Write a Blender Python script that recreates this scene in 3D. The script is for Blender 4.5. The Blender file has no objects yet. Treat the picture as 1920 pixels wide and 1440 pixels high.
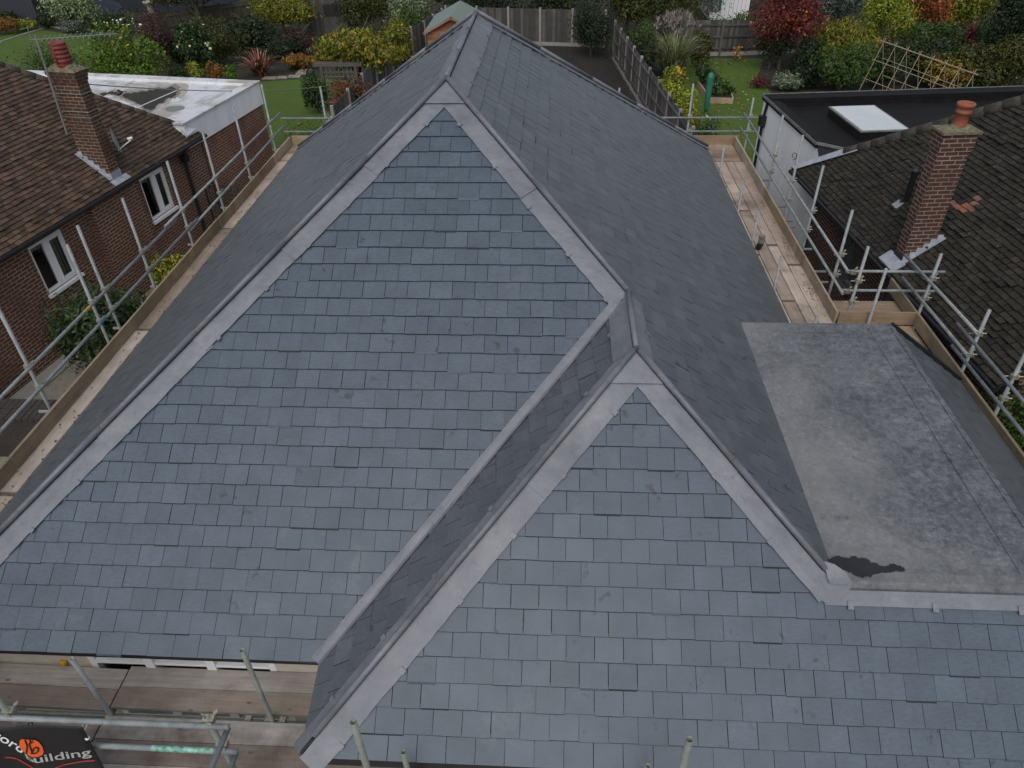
import bpy, bmesh, math, random
import numpy as np
from mathutils import Vector, Matrix
random.seed(7)
S = bpy.context.scene
COL = S.collection
PI = math.pi
def R(d): return math.radians(d)

# ------------------------------------------------------------------ camera
F_PX, PITCH, YAW, ROLL, CAM_Z = 1354.2426, 0.6531, 0.0638, -0.0220, 9.0756
def cam_axes(p, y, r):
    cp, sp, cy, sy, cr, sr = math.cos(p), math.sin(p), math.cos(y), math.sin(y), math.cos(r), math.sin(r)
    Z = Matrix(((cy, -sy, 0), (sy, cy, 0), (0, 0, 1)))
    f = Z @ Vector((0, cp, -sp)); u = Z @ Vector((0, sp, cp)); x = Z @ Vector((1, 0, 0))
    return cr*x+sr*u, -sr*x+cr*u, f
CX, CU, CF = cam_axes(PITCH, YAW, ROLL)
cd = bpy.data.cameras.new('camera'); cam = bpy.data.objects.new('camera', cd); COL.objects.link(cam)
cam.matrix_world = Matrix(((CX.x, CU.x, -CF.x, 0), (CX.y, CU.y, -CF.y, 0), (CX.z, CU.z, -CF.z, CAM_Z), (0, 0, 0, 1)))
cd.sensor_width = 36; cd.lens = 36*F_PX/1920; cd.clip_end = 2000; cd.clip_start = 0.05
S.camera = cam

# ------------------------------------------------------------------ light
SUN_EL, SUN_AZ = 55, 188          # azimuth clockwise from +y
w = bpy.data.worlds.new('World'); S.world = w; w.use_nodes = True
nt = w.node_tree; bg = nt.nodes['Background']
sky = nt.nodes.new('ShaderNodeTexSky'); sky.sky_type = 'NISHITA'; sky.sun_disc = False
sky.sun_elevation = R(SUN_EL); sky.sun_rotation = R(SUN_AZ); sky.air_density = 1.0; sky.dust_density = 3.5; sky.ozone_density = 1.0
hs = nt.nodes.new('ShaderNodeHueSaturation'); hs.inputs['Saturation'].default_value = 0.5
nt.links.new(sky.outputs[0], hs.inputs['Color']); nt.links.new(hs.outputs[0], bg.inputs['Color'])
bg.inputs['Strength'].default_value = 0.11
sl = bpy.data.lights.new('sun', 'SUN'); sl.energy = 0.5; sl.angle = R(70); sl.color = (1, .97, .93)
so = bpy.data.objects.new('sun', sl); COL.objects.link(so)
sd = Vector((math.sin(R(SUN_AZ))*math.cos(R(SUN_EL)), math.cos(R(SUN_AZ))*math.cos(R(SUN_EL)), math.sin(R(SUN_EL))))
so.rotation_euler = sd.to_track_quat('Z', 'Y').to_euler(); so.location = (0, 0, 60)
vs = S.view_settings; vs.view_transform = 'Standard'; vs.look = 'None'; vs.gamma = 1; vs.use_curve_mapping = False
vs.exposure = 0.30
S.render.engine = 'CYCLES'

# ------------------------------------------------------------------ measuring rays: a photo pixel meets a known plane
def ray(px, py): return CF + CX*((px-960)/F_PX) - CU*((py-720)/F_PX)
def gz(px, py, z): d = ray(px, py); t = (z-CAM_Z)/d.z; return Vector((d.x*t, d.y*t, z))
def gy(px, py, y): d = ray(px, py); t = y/d.y; return Vector((d.x*t, y, CAM_Z+d.z*t))
def gpl(px, py, P, N): d = ray(px, py); O = Vector((0, 0, CAM_Z)); return O + d*((Vector(P)-O).dot(N)/d.dot(N))
def height(bot, top, z=0):
    P = gz(bot[0], bot[1], z); d = ray(*top); t = math.hypot(P.x, P.y)/math.hypot(d.x, d.y)
    return P, CAM_Z+d.z*t

# ------------------------------------------------------------------ mesh helpers
class MB:
    def __init__(s): s.v = []; s.f = []
    def add(s, vs, fs):
        n = len(s.v); s.v += [Vector(p) for p in vs]; s.f += [[i+n for i in f] for f in fs]; return s
    def hexa(s, a, b):   # two quads, matching order
        s.add(list(a)+list(b), [(3,2,1,0),(4,5,6,7),(0,1,5,4),(1,2,6,5),(2,3,7,6),(3,0,4,7)]); return s
    def box(s, x0, x1, y0, y1, z0, z1):
        return s.hexa([(x0,y0,z0),(x1,y0,z0),(x1,y1,z0),(x0,y1,z0)], [(x0,y0,z1),(x1,y0,z1),(x1,y1,z1),(x0,y1,z1)])
    def beam(s, p, q, w, h, up=(0,0,1)):
        p, q = Vector(p), Vector(q); d = (q-p).normalized(); up = Vector(up)
        sx = d.cross(up)
        if sx.length < 1e-4: sx = d.cross(Vector((1,0,0)))
        sx.normalize(); u = sx.cross(d)
        c = [(-w/2,-h/2),(w/2,-h/2),(w/2,h/2),(-w/2,h/2)]
        return s.hexa([p+sx*a+u*b for a,b in c][::-1], [q+sx*a+u*b for a,b in c][::-1])
    def tube(s, p, q, r, n=12, r2=None, hollow=0, caps=True):
        p, q = Vector(p), Vector(q); d = (q-p).normalized()
        a = d.cross(Vector((0,0,1)))
        if a.length < 1e-3: a = Vector((1,0,0))
        a.normalize(); b = d.cross(a); r2 = r if r2 is None else r2
        cs = [(math.cos(2*PI*i/n), math.sin(2*PI*i/n)) for i in range(n)]
        V = [p+a*(r*c)+b*(r*t) for c,t in cs]+[q+a*(r2*c)+b*(r2*t) for c,t in cs]
        Fc = [(i,(i+1)%n,n+(i+1)%n,n+i) for i in range(n)]
        if hollow:
            k = r-hollow; dep = min(.12, (q-p).length/3)
            V += [q+a*(k*c)+b*(k*t) for c,t in cs]+[q-d*dep+a*(k*c)+b*(k*t) for c,t in cs]
            Fc += [(n+i,n+(i+1)%n,2*n+(i+1)%n,2*n+i) for i in range(n)]+[(2*n+i,2*n+(i+1)%n,3*n+(i+1)%n,3*n+i) for i in range(n)]+[tuple(3*n+i for i in range(n))]
            V += [p+a*(k*c)+b*(k*t) for c,t in cs]+[p+d*dep+a*(k*c)+b*(k*t) for c,t in cs]
            Fc += [((i+1)%n,i,4*n+i,4*n+(i+1)%n) for i in range(n)]+[(4*n+(i+1)%n,4*n+i,5*n+i,5*n+(i+1)%n) for i in range(n)]+[tuple(5*n+i for i in range(n))[::-1]]
        elif caps: Fc += [tuple(range(n))[::-1], tuple(range(n,2*n))]
        return s.add(V, Fc)
    def path(s, pts, r, n=6, taper=None):
        for i in range(len(pts)-1):
            ra = r if taper is None else r+(taper-r)*i/(len(pts)-1); rb = r if taper is None else r+(taper-r)*(i+1)/(len(pts)-1)
            s.tube(pts[i], pts[i+1], ra, n, rb)
        return s
    def lathe(s, c, prof, n=20, axis=(0,0,1)):   # prof: (radius, height)
        c = Vector(c); V = []
        for r, h in prof: V += [c+Vector((r*math.cos(2*PI*i/n), r*math.sin(2*PI*i/n), h)) for i in range(n)]
        Fc = []
        for k in range(len(prof)-1): Fc += [(k*n+i, k*n+(i+1)%n, (k+1)*n+(i+1)%n, (k+1)*n+i) for i in range(n)]
        Fc += [tuple(range(n))[::-1], tuple((len(prof)-1)*n+i for i in range(n))]
        return s.add(V, Fc)
    def prism(s, poly, off):
        n = len(poly); poly = [Vector(p) for p in poly]; off = Vector(off)
        return s.add(poly+[p+off for p in poly], [tuple(range(n))[::-1], tuple(range(n,2*n))]+[(i,(i+1)%n,n+(i+1)%n,n+i) for i in range(n)])
    def poly(s, pts): return s.add(pts, [tuple(range(len(pts)))])

OFF = {}
def props(o, label=None, cat=None, group=None, kind=None):
    if label: o['label'] = label
    if cat: o['category'] = cat
    if group: o['group'] = group
    if kind: o['kind'] = kind
    return o
def thing(name, loc, label, cat, group=None, rz=0, local=False):
    o = bpy.data.objects.new(name, None); COL.objects.link(o); o.location = loc; o.rotation_euler = (0, 0, rz)
    o.empty_display_size = .3
    OFF[o.name] = Vector((0,0,0)) if local else Vector(loc)
    return props(o, label, cat, group)
def uvbox(me):
    uv = me.uv_layers.new(name='UVMap'); co = me.vertices
    for p in me.polygons:
        n = p.normal; t = Vector((-n.y, n.x, 0))
        t = Vector((1,0,0)) if t.length < .02 else t.normalized()
        b = n.cross(t)
        for li in p.loop_indices:
            c = co[me.loops[li].vertex_index].co; uv.data[li].uv = (c.dot(t), c.dot(b))
def obj(name, mb, mat, parent=None, smooth=False, base=None, uv=True, **kw):
    off = OFF[parent.name] if parent else (Vector(base) if base is not None else Vector((0,0,0)))
    me = bpy.data.meshes.new(name); me.from_pydata([tuple(v-off) for v in mb.v], [], mb.f); me.update()
    if mat: me.materials.append(mat)
    if smooth:
        for p in me.polygons: p.use_smooth = len(p.vertices) < 7
    if uv: uvbox(me)
    o = bpy.data.objects.new(name, me); COL.objects.link(o)
    if parent: o.parent = parent
    elif base is not None: o.location = base
    OFF[o.name] = off
    return props(o, **kw)

# ------------------------------------------------------------------ materials
def rgb(c): return (c[0], c[1], c[2], 1)
class NT:
    def __init__(s, name):
        s.m = bpy.data.materials.new(name); s.m.use_nodes = True; s.t = s.m.node_tree; s.b = s.t.nodes['Principled BSDF']
    def n(s, ty, out=0, **k):
        nd = s.t.nodes.new('ShaderNode'+ty)
        for key, v in k.items():
            if key.startswith('_'): setattr(nd, key[1:], v)
            else:
                key = int(key[1:]) if key[0] == 'i' and key[1:].isdigit() else key.replace('__', ' ')
                s.set(nd.inputs[key], v)
        return nd.outputs[out]
    def set(s, sock, v):
        if isinstance(v, bpy.types.NodeSocket): s.t.links.new(v, sock)
        else: sock.default_value = rgb(v) if isinstance(v, tuple) and len(v) == 3 and sock.type == 'RGBA' else v
    def ramp(s, fac, stops, interp='LINEAR'):
        nd = s.t.nodes.new('ShaderNodeValToRGB'); cr = nd.color_ramp; cr.interpolation = interp
        while len(cr.elements) < len(stops): cr.elements.new(.5)
        for e, (p, c) in zip(cr.elements, stops): e.position = p; e.color = rgb(c) if not isinstance(c, (int, float)) else (c, c, c, 1)
        s.set(nd.inputs[0], fac); return nd.outputs[0]
    def mix(s, f, a, b, mode='MIX'):
        nd = s.t.nodes.new('ShaderNodeMix'); nd.data_type = 'RGBA'; nd.blend_type = mode
        s.set(nd.inputs[0], f); s.set(nd.inputs[6], a); s.set(nd.inputs[7], b); return nd.outputs[2]
    def uv(s): return s.n('TexCoord', 2)
    def oc(s): return s.n('TexCoord', 3)
    def pos(s): return s.n('NewGeometry', 0)
    def island(s): return s.n('NewGeometry', 'Random Per Island')
    def scale(s, v, sc): return s.n('Mapping', 0, i0=v, i3=sc)
    def noise(s, v, sc, det=4, rough=.55, out=0): return s.n('TexNoise', out, Vector=v, Scale=sc, Detail=det, Roughness=rough)
    def bump(s, h, st=.3, d=.01): s.set(s.b.inputs['Normal'], s.n('Bump', 0, Height=h, Strength=st, Distance=d))
    def out(s, col=None, rough=None, metal=None, spec=None):
        if col is not None: s.set(s.b.inputs['Base Color'], col)
        if rough is not None: s.set(s.b.inputs['Roughness'], rough)
        if metal is not None: s.set(s.b.inputs['Metallic'], metal)
        if spec is not None: s.set(s.b.inputs['Specular IOR Level'], spec)
        return s.m
M = {}
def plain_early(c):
    t = NT('slate_edge_shade'); n = t.noise(t.pos(), 30, 3); return t.out(t.ramp(n, [(.3, tuple(x*.7 for x in c)), (.7, tuple(x*1.3 for x in c))]), .8)
def slate_mat(name, lo, mid, hi, streak=1.0):
    t = NT(name); u = t.uv()
    c = t.ramp(t.island(), [(0, lo), (.3, mid), (.75, mid), (1, hi)])
    fine = t.noise(t.scale(u, (18, 45, 1)), 1.0, 5, .7)
    c = t.mix(.55, c, t.ramp(fine, [(.3, .28), (.7, .72)]), 'OVERLAY')
    mot = t.noise(u, 3.2, 3)
    c = t.mix(.5, c, t.ramp(mot, [(.3, .36), (.7, .62)]), 'OVERLAY')
    sc = t.noise(t.scale(u, (6, 40, 1)), 1.0, 3, .7)                    # pale scuffs
    c = t.mix(t.ramp(sc, [(.66, 0), (.78, .35)]), c, (.2, .215, .23))
    st = t.noise(u, 5.5, 4, .6); sm_ = t.noise(u, .7, 3, .6)                                           # dark damp finger marks
    c = t.mix(t.n('Math', 0, i0=t.ramp(st, [(.622, 0), (.67, .7)]), i1=t.ramp(sm_, [(.50, 0), (.56, 1)]), _operation='MULTIPLY'), c, (.026,.031,.037))
    st2 = t.noise(t.scale(t.pos(), (1.4, 1.4, 1.4)), 1, 8, .75); c = t.mix(t.ramp(st2, [(.60, 0), (.70, .35)]), c, (.16,.18,.19))
    t.bump(fine, .25, .004)
    t.out(c, t.ramp(fine, [(.3, .36), (.7, .56)]), 0, .5); return t.m
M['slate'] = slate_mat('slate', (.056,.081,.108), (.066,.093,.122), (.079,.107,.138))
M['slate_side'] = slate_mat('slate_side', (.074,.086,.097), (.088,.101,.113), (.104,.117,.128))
M['slate_edge_shade'] = plain_early((.022,.026,.032))  # dark dressed edge, its tone also painting shadow lines under slate tails
def metal_lead():
    t = NT('lead'); u = t.pos()
    a = t.noise(u, 2.2, 5, .6); b = t.noise(t.scale(u, (9, 9, 30)), 1, 4, .65)
    c = t.ramp(a, [(.3, (.134,.144,.166)), (.55, (.174,.185,.209)), (.75, (.228,.238,.258))])
    c = t.mix(.35, c, t.ramp(b, [(.3, .3), (.7, .65)]), 'OVERLAY')
    c = t.mix(t.ramp(t.noise(u, 1.3, 6, .75), [(.58, 0), (.68, .5)]), c, (.09,.09,.10))
    c = t.mix(t.ramp(t.noise(t.scale(u, (3, 3, 12)), 1, 6, .8), [(.60, 0), (.72, .35)]), c, (.36,.36,.36))
    t.bump(t.noise(u, 9, 4), .45, .02)
    return t.out(c, t.ramp(b, [(.3, .42), (.7, .6)]), .15)
M['lead'] = metal_lead()
def plain(name, c, rough=.6, metal=0, var=.25, sc=6, bump=.1, c2=None, spec=None):
    t = NT(name); p = t.oc(); n = t.noise(p, sc, 5, .65)
    lo = tuple(x*(1-var) for x in c); hi = tuple(min(1, x*(1+var)) for x in (c2 or c))
    t.bump(n, bump, .01)
    return t.out(t.ramp(n, [(.3, lo), (.7, hi)]), t.ramp(n, [(.3, rough*.85), (.7, min(1, rough*1.15))]), metal, spec)
def steel_mat(name, c, metal):
    t = NT(name); p = t.pos(); n = t.noise(p, 7, 6, .7)
    col = t.ramp(n, [(.3, tuple(x*.62 for x in c)), (.55, c), (.72, tuple(x*1.3 for x in c))])
    col = t.mix(t.ramp(t.noise(p, 16, 5, .8), [(.62, 0), (.68, .7)]), col, (.40,.39,.36))
    col = t.mix(t.ramp(t.noise(p, 4.5, 6, .8), [(.60, 0), (.72, .7)]), col, (.14,.085,.05))
    t.bump(n, .2, .004); return t.out(col, t.ramp(n, [(.3, .4), (.7, .65)]), metal)
M['steel'] = steel_mat('galvanised_steel', (.275,.30,.305), .06)
M['steel_dull'] = steel_mat('weathered_steel', (.21,.23,.20), .06)
M['green_paint'] = plain('worn_green_paint', (.08,.32,.2), .5, .1, .5, 25, .1, (.25,.42,.36))
M['hip_brown'] = plain('speckled_hip_mortar', (.085,.062,.048), .95, 0, .6, 22, .6)
M['frame_grey'] = plain('grey_window_frame', (.11,.12,.125), .5)
M['blind_grey'] = plain('grey_blind', (.22,.25,.25), .8)
M['door_grey'] = plain('blue_grey_door', (.085,.092,.105), .5)
M['silt'] = plain('pale_silt', (.36,.34,.30), .7, 0, .25, 3, .1)
M['silt_dark'] = plain('damp_silt', (.19,.17,.14), .6, 0, .4, 4, .1)
M['rooflight_reflection'] = plain('rooflight_sky_reflection', (.56,.60,.61), .2, 0, .06, 2, .02)  # pale tone paints the sky's reflection in the rooflight glass
M['band'] = plain('rusty_board_band', (.17,.14,.11), .6, .2, .5, 25)
M['cap_mortar'] = plain('lichened_mortar', (.15,.135,.085), .95, 0, .65, 16, .7)
M['dish_grey'] = plain('dish_grey', (.30,.31,.33), .5, 0, .1)
M['coupler'] = plain('coupler_steel', (.34,.33,.26), .5, .45, .35, 30, .2)
M['black_plastic'] = plain('black_plastic', (.012,.013,.016), .38, 0, .3, 5, .05)
M['grey_dark'] = plain('dark_grey_trim', (.035,.037,.042), .45, 0, .2)
M['upvc'] = plain('white_upvc', (.84,.85,.86), .35, 0, .04, 3, .03)
M['timber_dark'] = plain('dark_timber', (.05,.045,.04), .8, 0, .4, 7, .3)
M['copper'] = plain('copper_edge', (.35,.17,.11), .45, .5, .3)
M['cream'] = plain('cream_render', (.52,.47,.40), .85, 0, .12, 9, .25)
M['terracotta'] = plain('terracotta', (.27,.085,.05), .7, 0, .25, 14, .2)
M['terracotta_red'] = plain('red_terracotta', (.20,.045,.035), .65, 0, .25, 14, .2)
M['yellow'] = plain('yellow_plastic', (.55,.28,.02), .5)
M['pink'] = plain('pink_petals', (.55,.14,.2), .6)
M['white_petal'] = plain('white_petals', (.75,.75,.7), .6)
M['cream_petal'] = plain('cream_petals', (.5,.52,.28), .7)
M['concrete'] = plain('concrete', (.30,.29,.26), .85, 0, .2, 12, .3)
M['stone'] = plain('weathered_stone', (.30,.28,.23), .9, 0, .3, 15, .4)
M['path'] = plain('path_slabs', (.24,.22,.18), .9, 0, .3, 9, .4)
M['bark'] = plain('bark', (.09,.075,.055), .9, 0, .4, 18, .5)
M['cane'] = plain('bamboo_cane', (.36,.29,.21), .6, 0, .25, 12, .1)
M['dryer_green'] = plain('green_cover', (.03,.17,.12), .5, 0, .2, 6, .3)
M['blue_grey'] = plain('blue_grey_paint', (.05,.07,.10), .6, 0, .2, 6, .1)
M['navy'] = plain('dark_blue_timber', (.018,.026,.038), .7, 0, .3, 6, .3)
M['slate_blue'] = plain('blue_black_cladding', (.035,.037,.052), .7, 0, .15, 4, .2)
M['banner'] = plain('black_banner_vinyl', (.010,.010,.011), .55, 0, .2, 4, .1)
M['print_grey'] = plain('grey_print', (.42,.43,.40), .6, 0, .05)
M['print_white'] = plain('white_print', (.75,.76,.8), .6, 0, .05)
M['print_orange'] = plain('orange_print', (.80,.13,.025), .6, 0, .06)
M['print_red'] = plain('red_print', (.38,.05,.03), .6, 0, .06)
M['curtain'] = plain('net_curtain', (.42,.42,.38), .9, 0, .1, 30, .2)
M['room_dark'] = plain('dark_room', (.02,.018,.017), .9, 0, .5, 1.5, 0)
M['ridge_moss'] = plain('mossy_ridge_mortar', (.055,.048,.036), .95, 0, .6, 11, .5)
M['lead_pale'] = plain('pale_new_lead', (.36,.39,.44), .5, .1, .25, 9, .3)
M['felt_green'] = plain('green_mineral_felt', (.17,.225,.20), .9, 0, .12, 30, .3)
def glass(name, tint=(.9,.95,.95)):
    t = NT(name); tr = t.n('BsdfTransparent', Color=tint); gl = t.n('BsdfGlossy', Roughness=.03)
    f = t.n('Fresnel', IOR=1.5); mx = t.n('MixShader', 0, i0=f, i1=tr, i2=gl)
    t.t.links.new(mx, t.t.nodes['Material Output'].inputs[0]); return t.m
M['glass'] = glass('window_glass')
def flat_mat():
    t = NT('grey_flat_roof_membrane'); p = t.pos()
    n1 = t.noise(p, 1.6, 8, .72); n2 = t.noise(p, 13, 8, .75); n3 = t.noise(p, .55, 3)
    c = t.ramp(n1, [(.3, (.072,.079,.090)), (.5, (.109,.117,.130)), (.7, (.155,.163,.176))])
    c = t.mix(.7, c, t.ramp(n2, [(.38, .22), (.62, .76)]), 'OVERLAY'); n5 = t.noise(p, 34, 6, .8); c = t.mix(.5, c, t.ramp(n5, [(.38, .25), (.62, .74)]), 'OVERLAY')
    sx = t.n('SeparateXYZ', 0, Vector=p); gx_ = t.n('MapRange', 0, Value=sx, **{'From__Min': 2.4, 'From__Max': 4.0, 'To__Min': .22, 'To__Max': -.05})
    dust = t.n('Math', 0, i0=n3, i1=gx_, _operation='ADD')
    c = t.mix(t.ramp(dust, [(.45, 0), (.75, .55)]), c, (.25,.257,.255))
    cr = t.n('TexVoronoi', 0, Vector=t.scale(p, (7, 9, 7)), Scale=1.0, _feature='DISTANCE_TO_EDGE')
    crm = t.n('Math', 0, i0=t.ramp(cr, [(.0, 1), (.06, 0)]), i1=t.ramp(t.noise(p, 1.7, 4, .6), [(.56, 0), (.68, .16)]), _operation='MULTIPLY')
    c = t.mix(crm, c, (.27,.275,.28))
    c = t.mix(t.ramp(t.noise(p, 26, 5, .8), [(.61, 0), (.69, .6)]), c, (.30,.31,.32))
    c = t.mix(t.ramp(t.noise(p, 5, 6, .8), [(.57, 0), (.66, .55)]), c, (.05,.053,.06))
    t.bump(n2, .2, .006); return t.out(c, t.ramp(n1, [(.3, .5), (.7, .75)]))
M['flat'] = flat_mat()
def edpm():
    t = NT('black_rubber_roof'); p = t.pos(); n = t.noise(p, 2.5, 6, .7)
    c = t.ramp(n, [(.3, (.006,.006,.0065)), (.7, (.012,.012,.0125))])
    c = t.mix(t.ramp(t.noise(t.scale(p, (1.2, 5, 1)), 1, 6, .75), [(.62, 0), (.75, .4)]), c, (.07,.068,.063))
    t.bump(n, .15, .01); return t.out(c, .8, 0, .2)
M['edpm'] = edpm()
M['wet'] = plain('wet_black_patch', (.022,.023,.025), .22, 0, .3, 3, .05)
def wood(name, ax, a, b, c, wet=0):
    t = NT(name); p = t.pos(); s = [26, 26, 26]; s[ax] = 1.6
    g = t.noise(t.scale(p, tuple(s)), 1, 6, .7); n = t.noise(p, 1.7, 5, .65)
    rn = t.n('Math', 0, i0=t.n('Math', 0, i0=t.island(), i1=t.n('ObjectInfo', 'Random'), _operation='ADD'), _operation='FRACT')
    col = t.ramp(rn, [(0, a), (.5, b), (1, c)])
    col = t.n('HueSaturation', 0, Color=col, Value=t.ramp(rn, [(0, 1.0), (.33, .72), (.66, 1.0), (1, .85)]), Saturation=t.ramp(rn, [(0, .75), (.5, 1.0), (1, .6)]))
    col = t.mix(.55, col, t.ramp(g, [(.3, .3), (.7, .66)]), 'OVERLAY')
    col = t.mix(.6, col, t.ramp(n, [(.3, .28), (.7, .68)]), 'OVERLAY')
    kn = t.n('TexVoronoi', 0, Vector=t.scale(p, (6, 3, 6) if ax == 1 else (3, 6, 6)), Scale=1.0)
    col = t.mix(t.ramp(kn, [(.05, .75), (.12, 0)]), col, (.07,.04,.028))
    st = t.noise(p, 1.1, 5, .7)
    col = t.mix(t.ramp(st, [(.56-.3*wet, 0), (.70, .55+wet)]), col, (.085,.06,.045))
    t.bump(g, .25, .004); return t.out(col, .8)
M['board_y'] = wood('scaffold_board_lengthwise', 1, (.37,.27,.20), (.43,.34,.265), (.50,.41,.33))
M['toe_y'] = wood('toe_board_lengthwise', 1, (.33,.25,.155), (.38,.295,.185), (.42,.335,.22))
M['board_x'] = wood('scaffold_board_crosswise', 0, (.25,.19,.15), (.33,.275,.235), (.42,.375,.34), .2)
M['toe_x'] = wood('toe_board_crosswise', 0, (.33,.22,.13), (.38,.27,.17), (.40,.3,.2))
M['fence_wood'] = wood('weathered_fence', 2, (.065,.06,.055), (.10,.092,.084), (.15,.14,.125))
M['fence_brown'] = wood('brown_fence', 2, (.055,.05,.03), (.075,.066,.04), (.09,.08,.052))
M['fence_pale'] = wood('pale_fence_cap', 1, (.26,.24,.21), (.32,.30,.26), (.36,.33,.29))
M['shed_orange'] = wood('orange_shed_board', 0, (.27,.10,.032), (.32,.12,.04), (.36,.15,.055))
M['shed_old'] = wood('old_grey_shed_board', 2, (.05,.046,.042), (.075,.07,.065), (.10,.092,.085))
M['trellis_wood'] = wood('grey_trellis', 2, (.12,.105,.085), (.15,.135,.11), (.18,.16,.135))
def brick(name, c1, c2, mort, dark=(.03,.015,.012)):
    t = NT(name); u = t.uv()
    nd = t.t.nodes.new('ShaderNodeTexBrick'); t.set(nd.inputs['Vector'], u); nd.offset = .5
    for k, v in (('Scale', 1.0), ('Brick Width', .225), ('Row Height', .075), ('Mortar Size', .0085), ('Mortar Smooth', .25), ('Bias', -.1)): nd.inputs[k].default_value = v
    n = t.noise(u, 14, 5, .7); nb = t.noise(u, .9, 4, .6)
    t.set(nd.inputs['Color1'], t.mix(t.ramp(n, [(.3, 0), (.7, 1)]), c1, dark)); t.set(nd.inputs['Color2'], c2)
    t.set(nd.inputs['Mortar'], t.mix(t.ramp(nb, [(.4, 0), (.65, 1)]), mort, tuple(x*.45 for x in mort)))
    c = t.mix(.4, nd.outputs[0], t.ramp(t.noise(u, 30, 4, .7), [(.3, .3), (.7, .66)]), 'OVERLAY')
    c = t.mix(t.ramp(t.noise(t.scale(u, (.7, .35, 1)), 1, 5, .7), [(.55, 0), (.72, .45)]), c, (.03,.022,.02))
    inv = t.n('Math', 0, i0=1.0, i1=nd.outputs[1], _operation='SUBTRACT'); t.bump(inv, .6, .008)
    return t.out(c, .85)
M['brick'] = brick('red_brown_brick', (.185,.084,.056), (.125,.060,.043), (.50,.36,.25))
M['brick_chimney'] = brick('sooty_brown_brick', (.115,.055,.038), (.075,.04,.03), (.34,.25,.17))
M['brick_far'] = brick('orange_brick', (.235,.09,.055), (.165,.066,.045), (.47,.33,.22))
M['brick_right'] = brick('dark_red_brick', (.115,.043,.031), (.078,.033,.026), (.36,.29,.23))
M['brick_dark'] = brick('dark_brown_brick', (.06,.027,.018), (.045,.022,.016), (.12,.08,.055))  # darkest brown brick, with dark mortar
M['brick_grey'] = brick('grey_engineering_brick', (.07,.062,.055), (.055,.048,.042), (.05,.045,.04))
def tile(name, cols, moss, mossf):
    t = NT(name); u = t.uv(); p = t.oc()
    c = t.ramp(t.island(), [(i/(len(cols)-1), q) for i, q in enumerate(cols)])
    c = t.mix(.6, c, t.ramp(t.noise(p, 16, 6, .7), [(.3, .28), (.7, .68)]), 'OVERLAY')
    c = t.mix(t.ramp(t.noise(p, 2.2, 5, .7), [(.45, 0), (.66, mossf)]), c, moss)
    c = t.mix(t.ramp(t.noise(p, 9, 5, .8), [(.655, 0), (.69, .8)]), c, (.30,.285,.25))     # lichen
    t.bump(t.noise(p, 40, 4, .7), .4, .006); return t.out(c, .9)
M['tile_brown'] = tile('brown_clay_tile', [(.042,.028,.02), (.078,.048,.031), (.10,.063,.042), (.135,.087,.058)], (.035,.03,.02), .5)
M['tile_black'] = tile('mossy_dark_tile', [(.012,.0100,.0075), (.021,.0172,.0128), (.029,.024,.0175), (.042,.035,.026)], (.017,.0165,.006), .75)
M['tile_new'] = tile('new_clay_tile', [(.24,.09,.055), (.27,.11,.065), (.17,.10,.08)], (.2,.1,.07), .2)
def stained_white():
    t = NT('white_flat_roof'); p = t.oc(); n = t.noise(p, .7, 6, .65)
    c = t.mix(t.ramp(n, [(.50, 0), (.60, .85)]), (.62,.64,.68), (.33,.30,.25))
    c = t.mix(t.ramp(t.noise(t.scale(p, (2.2, .8, 1)), 1, 6, .7), [(.55, 0), (.66, .6)]), c, (.22,.22,.21))
    return t.out(c, .45)
M['white_roof'] = stained_white()
def puddle():
    t = NT('brown_puddle_stain'); p = t.oc(); n = t.noise(p, 3, 6, .7)
    return t.out(t.ramp(n, [(.3, (.016,.013,.008)), (.6, (.034,.028,.018)), (.8, (.08,.07,.055))]), .6, 0, .25)
M['puddle'] = puddle()
def render_white():
    t = NT('white_render'); p = t.oc(); n = t.noise(t.scale(p, (3, 3, .5)), 1, 6, .65)
    c = t.ramp(n, [(.35, (.76,.77,.79)), (.6, (.87,.88,.89))])
    t.bump(t.noise(p, 60, 3), .2, .004); return t.out(c, .85)
M['render'] = render_white()
def ground_mat(name, stops, sc, bump=.5, sp=None, dist=.04):
    t = NT(name); p = t.pos(); n = t.noise(p, sc, 10, .75); m = t.noise(p, .35, 4)
    c = t.ramp(n, stops); c = t.mix(.5, c, t.ramp(m, [(.3, .32), (.7, .62)]), 'OVERLAY')
    if sp: c = t.mix(t.ramp(t.noise(p, 11, 4, .8), [(.70, 0), (.74, .8)]), c, sp)
    t.bump(n, bump, dist); return t.out(c, .95)
M['grass'] = ground_mat('lawn_grass', [(.3, (.032,.066,.005)), (.48, (.052,.10,.007)), (.6, (.075,.125,.012)), (.75, (.11,.15,.03))], 9)
M['soil'] = ground_mat('bare_soil', [(.3, (.010,.0085,.007)), (.55, (.022,.018,.015)), (.75, (.040,.034,.029))], 5, .9, (.10,.09,.08))
M['earth'] = ground_mat('garden_earth', [(.3, (.015,.014,.008)), (.55, (.03,.026,.016)), (.75, (.05,.045,.026))], 2, .7)
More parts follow.
